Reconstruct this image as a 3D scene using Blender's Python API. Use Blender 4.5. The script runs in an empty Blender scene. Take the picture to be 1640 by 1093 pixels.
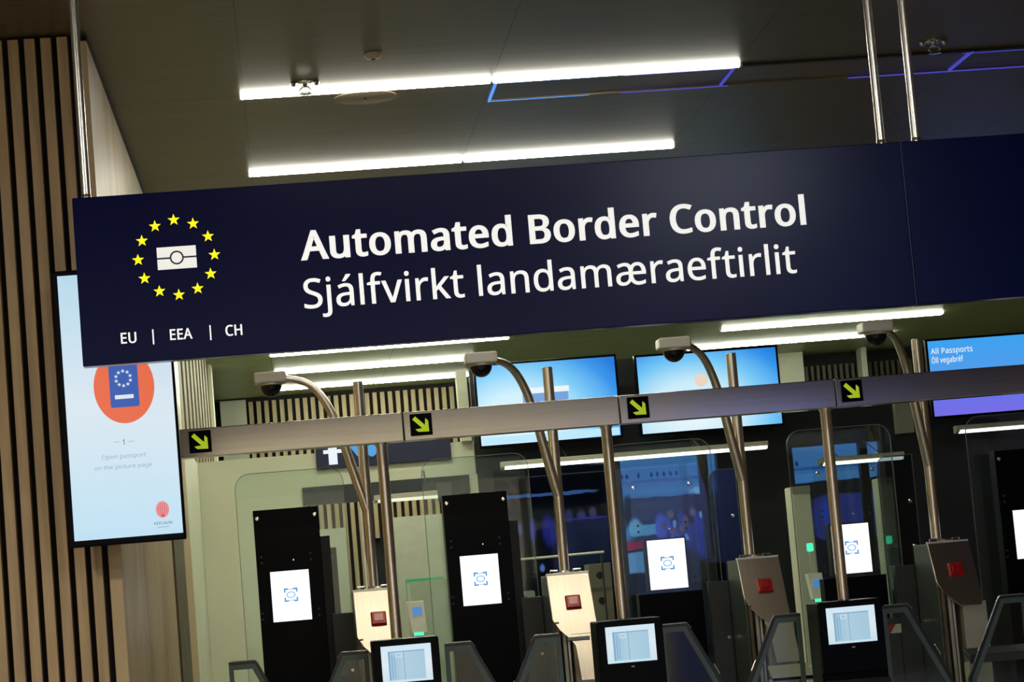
import bpy, bmesh, math, random
from mathutils import Vector, Matrix
random.seed(4)
S = bpy.context.scene
COL = S.collection

# ---------------------------------------------------------------- camera
F_PX, YAW, PITCH, ROLL = 3957.8, .0948849, .1007114, -.0844661
EYE = Vector((0, 0, 1.55))
_cy, _sy = math.cos(YAW), math.sin(YAW)
_fw = Vector((_sy*math.cos(PITCH), _cy*math.cos(PITCH), math.sin(PITCH)))
_r = Vector((_cy, -_sy, 0)); _u = _r.cross(_fw)
_c, _s = math.cos(ROLL), math.sin(ROLL)
RIGHT = _c*_r + _s*_u; UP = -_s*_r + _c*_u
cam = bpy.data.cameras.new('camera'); cam.sensor_width = 36; cam.lens = 36*F_PX/1640
cam.clip_start = .1; cam.clip_end = 200
co = bpy.data.objects.new('camera', cam); COL.objects.link(co); S.camera = co
m = Matrix.Identity(4)
for i in range(3):
    m[i][0] = RIGHT[i]; m[i][1] = UP[i]; m[i][2] = -_fw[i]; m[i][3] = EYE[i]
co.matrix_world = m
cam.dof.use_dof = False

# ---------------------------------------------------------------- world, exposure
S.view_settings.view_transform = 'Standard'; S.view_settings.look = 'None'
S.view_settings.exposure = 0; S.view_settings.gamma = 1; S.view_settings.use_curve_mapping = False
w = bpy.data.worlds.new('world'); S.world = w; w.use_nodes = True
w.node_tree.nodes['Background'].inputs[0].default_value = (.5, .55, .6, 1)
w.node_tree.nodes['Background'].inputs[1].default_value = .05
STRIP = 42.0        # glow of the ceiling light strips
HALL_FILL = 130.0        # base watts of the added fill lamps, all out of view

# added fill lamps, unseen, behind and above the camera
def fill_lamp(x, y, power, size=.5, color=(1, .95, .84)):
    l = bpy.data.lights.new('hall_fill_lamp', 'AREA'); l.shape = 'DISK'; l.size = size
    l.energy = power; l.color = color
    o = bpy.data.objects.new('hall_fill_lamp', l); COL.objects.link(o); o.location = (x, y, 4.0)
    return o
for x, y, p in ((-2.2, -6.9, .8), (-.2, -6.9, 1.1), (1.8, -6.9, 1.1), (3.6, -6.9, .7), (-2.6, 5.4, 1.2)):
    fill_lamp(x, y, HALL_FILL*p)
fill_lamp(2.75, 3.3, HALL_FILL*1.2, 1.0, (.8, .88, 1))  # added lamp that puts the bluish sheen on the sign
fill_lamp(6.2, -7.6, HALL_FILL*1.1, color=(.6, .7, 1))  # added blue lamp on the added rear panel, for the rail's reflection

# ---------------------------------------------------------------- materials
def sock(n, k, v):
    if k in n.inputs: n.inputs[k].default_value = v
def mat(name, col, rough=.5, metal=0, emit=0, ecol=None, var=.12, scale=6, stretch=(1, 1, 1), bump=0, spec=None):
    m = bpy.data.materials.new(name); m.use_nodes = True
    nt = m.node_tree; b = nt.nodes['Principled BSDF']
    tc = nt.nodes.new('ShaderNodeTexCoord'); mp = nt.nodes.new('ShaderNodeMapping')
    mp.inputs['Scale'].default_value = stretch
    nz = nt.nodes.new('ShaderNodeTexNoise'); nz.inputs['Scale'].default_value = scale; nz.inputs['Detail'].default_value = 4
    cr = nt.nodes.new('ShaderNodeValToRGB')
    lo = [c*(1-var) for c in col]; hi = [min(1, c*(1+var)) for c in col]
    cr.color_ramp.elements[0].position = .3; cr.color_ramp.elements[1].position = .7
    cr.color_ramp.elements[0].color = (*lo, 1); cr.color_ramp.elements[1].color = (*hi, 1)
    L = nt.links.new
    L(tc.outputs['Object'], mp.inputs['Vector']); L(mp.outputs[0], nz.inputs['Vector']); L(nz.outputs['Fac'], cr.inputs[0])
    L(cr.outputs[0], b.inputs['Base Color'])
    sock(b, 'Roughness', rough); sock(b, 'Metallic', metal)
    if spec is not None: sock(b, 'Specular IOR Level', spec)
    if emit:
        if ecol is None: L(cr.outputs[0], b.inputs['Emission Color'])
        else: sock(b, 'Emission Color', (*ecol, 1))
        sock(b, 'Emission Strength', emit)
    if bump:
        bp = nt.nodes.new('ShaderNodeBump'); bp.inputs['Strength'].default_value = bump; bp.inputs['Distance'].default_value = .01
        L(nz.outputs['Fac'], bp.inputs['Height']); L(bp.outputs[0], b.inputs['Normal'])
    return m
def srgb(r, g, b):
    f = lambda v: (v/255/12.92) if v <= 10 else ((v/255+.055)/1.055)**2.4
    return (f(r), f(g), f(b))
def glow(name, rgb, k=1.0, var=.02, scale=3):
    return mat(name, (.02, .02, .02), .4, 0, k, srgb(*rgb), var)
def screen_mat(name, stops, axis='X', k=1.0, radial=None):
    """a lit display whose picture is a soft colour ramp"""
    m = bpy.data.materials.new(name); m.use_nodes = True; nt = m.node_tree; b = nt.nodes['Principled BSDF']
    tc = nt.nodes.new('ShaderNodeTexCoord'); L = nt.links.new
    cr = nt.nodes.new('ShaderNodeValToRGB')
    while len(cr.color_ramp.elements) < len(stops): cr.color_ramp.elements.new(.5)
    for e, (p, c) in zip(cr.color_ramp.elements, stops): e.position = p; e.color = (*srgb(*c), 1)
    if radial:
        mp = nt.nodes.new('ShaderNodeMapping'); mp.vector_type = 'POINT'
        mp.inputs['Location'].default_value = radial[0]; mp.inputs['Scale'].default_value = radial[1]
        ln = nt.nodes.new('ShaderNodeVectorMath'); ln.operation = 'LENGTH'
        L(tc.outputs['Object'], mp.inputs[0]); L(mp.outputs[0], ln.inputs[0]); L(ln.outputs['Value'], cr.inputs[0])
    else:
        sp = nt.nodes.new('ShaderNodeSeparateXYZ'); L(tc.outputs['Generated'], sp.inputs[0]); L(sp.outputs[axis], cr.inputs[0])
    b.inputs['Base Color'].default_value = (.01, .01, .01, 1); b.inputs['Roughness'].default_value = .25
    L(cr.outputs[0], b.inputs['Emission Color']); b.inputs['Emission Strength'].default_value = k
    return m
def glass_mat(name, tint, gloss=.06):
    m = bpy.data.materials.new(name); m.use_nodes = True; nt = m.node_tree; nt.nodes.remove(nt.nodes['Principled BSDF'])
    out = nt.nodes['Material Output']; L = nt.links.new
    t = nt.nodes.new('ShaderNodeBsdfTransparent'); t.inputs[0].default_value = (*tint, 1)
    g = nt.nodes.new('ShaderNodeBsdfGlossy'); g.inputs['Roughness'].default_value = .04
    fr = nt.nodes.new('ShaderNodeFresnel'); fr.inputs[0].default_value = 1.45
    x = nt.nodes.new('ShaderNodeMixShader')
    L(fr.outputs[0], x.inputs[0]); L(t.outputs[0], x.inputs[1]); L(g.outputs[0], x.inputs[2]); L(x.outputs[0], out.inputs[0])
    return m
def ceiling_mat(name, col, x0, pitch, rough=.33, seam_y=None):
    """semi-gloss panels with fine dark joints, faint grain along X"""
    m = mat(name, col, rough, 0, var=.16, scale=3, stretch=(.5, 5, 1)); nt = m.node_tree; L = nt.links.new
    b = nt.nodes['Principled BSDF']; src = b.inputs['Base Color'].links[0].from_socket
    tc = nt.nodes.new('ShaderNodeTexCoord'); sp = nt.nodes.new('ShaderNodeSeparateXYZ'); L(tc.outputs['Object'], sp.inputs[0])
    def seam(out, o, p, wd):
        a = nt.nodes.new('ShaderNodeMath'); a.operation = 'SUBTRACT'; L(out, a.inputs[0]); a.inputs[1].default_value = o-p/2
        c = nt.nodes.new('ShaderNodeMath'); c.operation = 'FLOORED_MODULO'; L(a.outputs[0], c.inputs[0]); c.inputs[1].default_value = p
        d = nt.nodes.new('ShaderNodeMath'); d.operation = 'SUBTRACT'; L(c.outputs[0], d.inputs[0]); d.inputs[1].default_value = p/2
        e = nt.nodes.new('ShaderNodeMath'); e.operation = 'ABSOLUTE'; L(d.outputs[0], e.inputs[0])
        g = nt.nodes.new('ShaderNodeMath'); g.operation = 'LESS_THAN'; L(e.outputs[0], g.inputs[0]); g.inputs[1].default_value = wd
        return g.outputs[0]
    s1 = seam(sp.outputs['X'], x0, pitch, .004)
    s2 = seam(sp.outputs['Y'], 11.9, 2.13, .008)
    mx = nt.nodes.new('ShaderNodeMath'); mx.operation = 'MAXIMUM'; L(s1, mx.inputs[0]); L(s2, mx.inputs[1])
    mul = nt.nodes.new('ShaderNodeMath'); mul.operation = 'MULTIPLY'; L(mx.outputs[0], mul.inputs[0]); mul.inputs[1].default_value = .75
    mix = nt.nodes.new('ShaderNodeMixRGB'); L(mul.outputs[0], mix.inputs[0]); L(src, mix.inputs[1]); mix.inputs[2].default_value = (.01, .009, .006, 1)
    L(mix.outputs[0], b.inputs['Base Color'])
    return m

M = dict(
 ceil=ceiling_mat('ceiling_laminate', (.115, .080, .036), -.075, 1.215, .42),
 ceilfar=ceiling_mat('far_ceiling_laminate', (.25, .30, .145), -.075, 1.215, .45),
 floor=mat('floor_stone', (.36, .34, .29), .45, var=.2, scale=2),
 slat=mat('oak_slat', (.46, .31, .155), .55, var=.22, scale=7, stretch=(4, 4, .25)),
 shadedslat=mat('shaded_oak_slat', (.26, .20, .105), .6, var=.2, scale=7, stretch=(4, 4, .25)),  # same oak as the near slats, shade put into a darker colour
 darkback=mat('black_felt', (.006, .006, .006), .9),
 oak=mat('oak_veneer', (.54, .385, .20), .42, var=.16, scale=3, stretch=(1, 1.6, .12)),
 bronze=mat('bronze_strip', (.16, .115, .07), .4, .6, var=.2),
 pale=mat('pale_paint', (.74, .73, .56), .6, var=.04, scale=2),
 greige=mat('greige_paint', (.33, .33, .26), .6, var=.06),
 hallwall=mat('hall_paint', (.62, .56, .46), .7, var=.06),
 navy=mat('navy_sign_panel', (.0006, .0024, .044), .23, var=.05, spec=.12),
 navyplain=mat('navy_board', (.006, .008, .05), .5),
 steel=mat('brushed_steel', (.78, .73, .62), .34, 1, var=.08, scale=5, stretch=(1, 1, 30)),
 polesteel=mat('pole_steel', (.80, .72, .58), .28, 1, var=.08, scale=5, stretch=(30, 30, 1)),
 rail=mat('rail_steel', (.80, .75, .66), .19, 1, var=.07, scale=2, stretch=(.5, 1, 40)),
 rod=mat('hanger_steel', (.75, .73, .68), .25, .9, var=.1, scale=5, stretch=(20, 20, 1)),
 plate=mat('kiosk_brushed_plate', (.62, .54, .42), .31, 1, var=.05, scale=3, stretch=(40, 1, 1)),
 beige=mat('beige_reflection_plate', (.50, .47, .36), .45, .3, var=.06),
 cabinet=mat('dark_grey_metal', (.045, .05, .05), .45, .2, var=.1),
 sidegreen=mat('green_grey_side', (.11, .135, .115), .35, .5, var=.15),
 black=mat('black_gloss', (.001, .0013, .003), .3, var=.1, spec=.07),
 blackmatt=mat('black_matt', (.004, .005, .006), .5, var=.1),
 booth=mat('booth_black', (.008, .012, .012), .45, var=.3, scale=2),
 darkgrey=mat('anthracite_panel', (.03, .037, .042), .45, var=.08),
 chrome=mat('chrome', (.8, .8, .76), .15, 1, var=.05),
 camwhite=mat('camera_housing_white', (.62, .59, .50), .4, var=.05),
 dome=mat('camera_dome_smoked', (.004, .004, .006), .06, var=.1),
 red=mat('red_button_frame', (.50, .008, .010), .3, var=.1),
 redreflect=mat('button_lens', (.85, .42, .36), .3, .0, .12, (.7, .15, .12), var=.1),  # reflected light put into the lens colour and glow
 redlens=mat('button_lens_dark', (.30, .01, .012), .3, .0, .03, (.6, .02, .02), var=.15),
 glass=glass_mat('clear_glass', (.90, .95, .93)),
 glassdark=glass_mat('tinted_glass', (.36, .41, .44)),
 edge=mat('glass_edge', (.16, .21, .18), .3, .2, var=.15),
 wingedge=mat('wing_edge_strip', (.075, .11, .095), .35, .3, var=.15),
 wingedgedark=mat('wing_edge_black', (.01, .012, .012), .3, .2, var=.15),
 white=mat('white_lettering', (.85, .85, .84), .5, 0, .56, (1, 1, .97), var=.01),
 star=mat('yellow_star', (.9, .8, 0), .5, 0, .75, (1, .95, 0), var=.01),
 emblemwhite=mat('emblem_white', (.8, .8, .78), .5, 0, .5, (1, .98, .93), var=.02),
 emblemline=mat('emblem_line', (.004, .006, .03), .4),
 arrow=mat('lime_arrow', (.55, .75, .02), .5, 0, .45, (.62, .80, .03), var=.03),
 wtxt=glow('white_screen', (250, 252, 255), 1.15),
 wicon=glow('pale_blue_icon', (150, 195, 230), 1.0),
 wicon2=glow('mid_blue_icon', (85, 150, 210), 1.0),
 strip=mat('light_strip', (.8, .8, .8), .5, 0, STRIP, (1, .96, .82), var=.0),
 stripfar=mat('far_light_strip', (.8, .8, .8), .5, 0, 60, (.95, 1, .78), var=.0),
 bluereflect=glow('blue_reflection_line', (90, 160, 255), .9),  # emission stands for blue light reflected on the trim
 violetreflect=glow('violet_reflection_line', (85, 85, 225), .6),
 dimline=mat('dull_trim', (.22, .17, .08), .4, .4),
 green=glow('green_led', (60, 255, 160), 2.0),
 greendim=glow('dim_green_led', (30, 150, 90), .8),
)

# ---------------------------------------------------------------- builders
class MB:
    """collects shapes and links them as ONE mesh object"""
    def __init__(s): s.v = []; s.f = []; s.m = []; s.mi = 0
    def add(s, vs, fs):
        n = len(s.v); s.v += [tuple(v) for v in vs]
        for f in fs: s.f.append([i+n for i in f]); s.m.append(s.mi)
        return s
    def box(s, x0, x1, y0, y1, z0, z1):
        vs = [(x, y, z) for z in (z0, z1) for y in (y0, y1) for x in (x0, x1)]
        return s.add(vs, [(0, 2, 3, 1), (4, 5, 7, 6), (0, 1, 5, 4), (2, 6, 7, 3), (0, 4, 6, 2), (1, 3, 7, 5)])
    def prism(s, poly, y0, y1):
        """polygon in XZ (counter-clockwise seen from -Y) extruded from y0 to y1"""
        n = len(poly); vs = [(x, y0, z) for x, z in poly]+[(x, y1, z) for x, z in poly]
        fs = [tuple(range(n)), tuple(range(2*n-1, n-1, -1))]+[(i, i+n, (i+1) % n+n, (i+1) % n) for i in range(n)]
        return s.add(vs, fs)
    def prismx(s, poly, x0, x1):
        """polygon in YZ extruded from x0 to x1"""
        n = len(poly); vs = [(x0, y, z) for y, z in poly]+[(x1, y, z) for y, z in poly]
        fs = [tuple(range(n)), tuple(range(2*n-1, n-1, -1))]+[(i, i+n, (i+1) % n+n, (i+1) % n) for i in range(n)]
        return s.add(vs, fs)
    def tube(s, path, r, n=16, flat=1.0):
        """round (or flattened) tube along a path, ends closed; r may be a list"""
        P = [Vector(p) for p in path]; k = len(P); rs = r if isinstance(r, (list, tuple)) else [r]*k
        vs = []; prev = None
        for i, p in enumerate(P):
            t = (P[min(i+1, k-1)]-P[max(i-1, 0)]).normalized()
            a = Vector((0, 1, 0)) if abs(t.y) < .95 else Vector((1, 0, 0))
            u = t.cross(a).normalized(); v = t.cross(u).normalized()
            for j in range(n):
                g = 2*math.pi*j/n; vs.append(p+u*math.cos(g)*rs[i]+v*math.sin(g)*rs[i]*flat)
        fs = [(i*n+j, i*n+(j+1) % n, (i+1)*n+(j+1) % n, (i+1)*n+j) for i in range(k-1) for j in range(n)]
        fs += [tuple(range(n-1, -1, -1)), tuple(range((k-1)*n, k*n))]
        return s.add(vs, fs)
    def lathe(s, c, prof, n=24, axis='Z'):
        """profile of (radius, height) turned about an axis"""
        vs = []; c = Vector(c)
        for r, h in prof:
            for j in range(n):
                g = 2*math.pi*j/n; a, b = r*math.cos(g), r*math.sin(g)
                vs.append(c+(Vector((a, b, h)) if axis == 'Z' else Vector((a, -h, b))))
        k = len(prof)
        fs = [(i*n+j, i*n+(j+1) % n, (i+1)*n+(j+1) % n, (i+1)*n+j) for i in range(k-1) for j in range(n)]
        fs += [tuple(range(n-1, -1, -1)), tuple(range((k-1)*n, k*n))]
        return s.add(vs, fs)
    def build(s, name, m, parent=None, loc=None, bevel=0, smooth=False, rot=None):
        me = bpy.data.meshes.new(name); me.from_pydata(s.v, [], s.f)
        for mm in (m if isinstance(m, (list, tuple)) else [m]): me.materials.append(mm if not isinstance(mm, str) else M[mm])
        for p, i in zip(me.polygons, s.m): p.material_index = i
        bm = bmesh.new(); bm.from_mesh(me); bmesh.ops.recalc_face_normals(bm, faces=bm.faces); bm.to_mesh(me); bm.free()
        o = bpy.data.objects.new(name, me); COL.objects.link(o)
        if parent: o.parent = parent
        if loc: o.location = loc
        if rot: o.rotation_euler = rot
        if smooth:
            for p in me.polygons: p.use_smooth = len(p.vertices) <= 4
            try: me.set_sharp_from_angle(angle=math.radians(35))
            except Exception: pass
        if bevel:
            b = o.modifiers.new('bevel', 'BEVEL'); b.width = bevel; b.segments = 2; b.limit_method = 'ANGLE'
        return o
def tag(o, label=None, cat=None, group=None, kind=None):
    if label: o['label'] = label
    if cat: o['category'] = cat
    if group: o['group'] = group
    if kind: o['kind'] = kind
    return o
def thing(name, loc, label, cat, group=None, rz=0):
    o = bpy.data.objects.new(name, None); COL.objects.link(o); o.location = loc; o.rotation_euler = (0, 0, rz)
    o.empty_display_size = .1
    return tag(o, label, cat, group)
def kids(o): return [c for c in bpy.data.objects if c.parent == o]
def copy_tree(o, parent=None):
    c = o.copy(); COL.objects.link(c)
    if parent: c.parent = parent
    for ch in kids(o): copy_tree(ch, c)
    return c
def struct(mb, name, m, **k): return tag(mb.build(name, m, **k), kind='structure')
def rect(x0, x1, z0, z1): return [(x0, z0), (x1, z0), (x1, z1), (x0, z1)]
def rounded(x0, x1, z0, z1, r, corners='tl tr bl br', n=6):
    pts = []
    for key, cx, cz, a0 in (('bl', x0+r, z0+r, 180), ('br', x1-r, z0+r, 270), ('tr', x1-r, z1-r, 0), ('tl', x0+r, z1-r, 90)):
        if key in corners:
            pts += [(cx+r*math.cos(math.radians(a0+90*i/n)), cz+r*math.sin(math.radians(a0+90*i/n))) for i in range(n+1)]
        else:
            pts.append({'bl': (x0, z0), 'br': (x1, z0), 'tr': (x1, z1), 'tl': (x0, z1)}[key])
    return pts
def ring(mb, outer, inner, y0, y1):
    """closed frame between two polygons of equal length"""
    n = len(outer)
    vs = [(x, y, z) for y in (y0, y1) for pl in (outer, inner) for x, z in pl]
    fs = []
    for i in range(n):
        j = (i+1) % n
        fs += [(i, j, n+j, n+i), (2*n+i, 3*n+i, 3*n+j, 2*n+j), (i, 2*n+i, 2*n+j, j), (n+i, n+j, 3*n+j, 3*n+i)]
    return mb.add(vs, fs)
def ellipse(cx, cz, rx, rz, n=28, a0=0): return [(cx+rx*math.cos(a0+2*math.pi*i/n), cz+rz*math.sin(a0+2*math.pi*i/n)) for i in range(n)]
def star5(cx, cz, r, q=.40):
    return [(cx+(r if i % 2 == 0 else r*q)*math.sin(math.pi*i/5+math.pi), cz-(r if i % 2 == 0 else r*q)*math.cos(math.pi*i/5+math.pi)) for i in range(10)]

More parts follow.
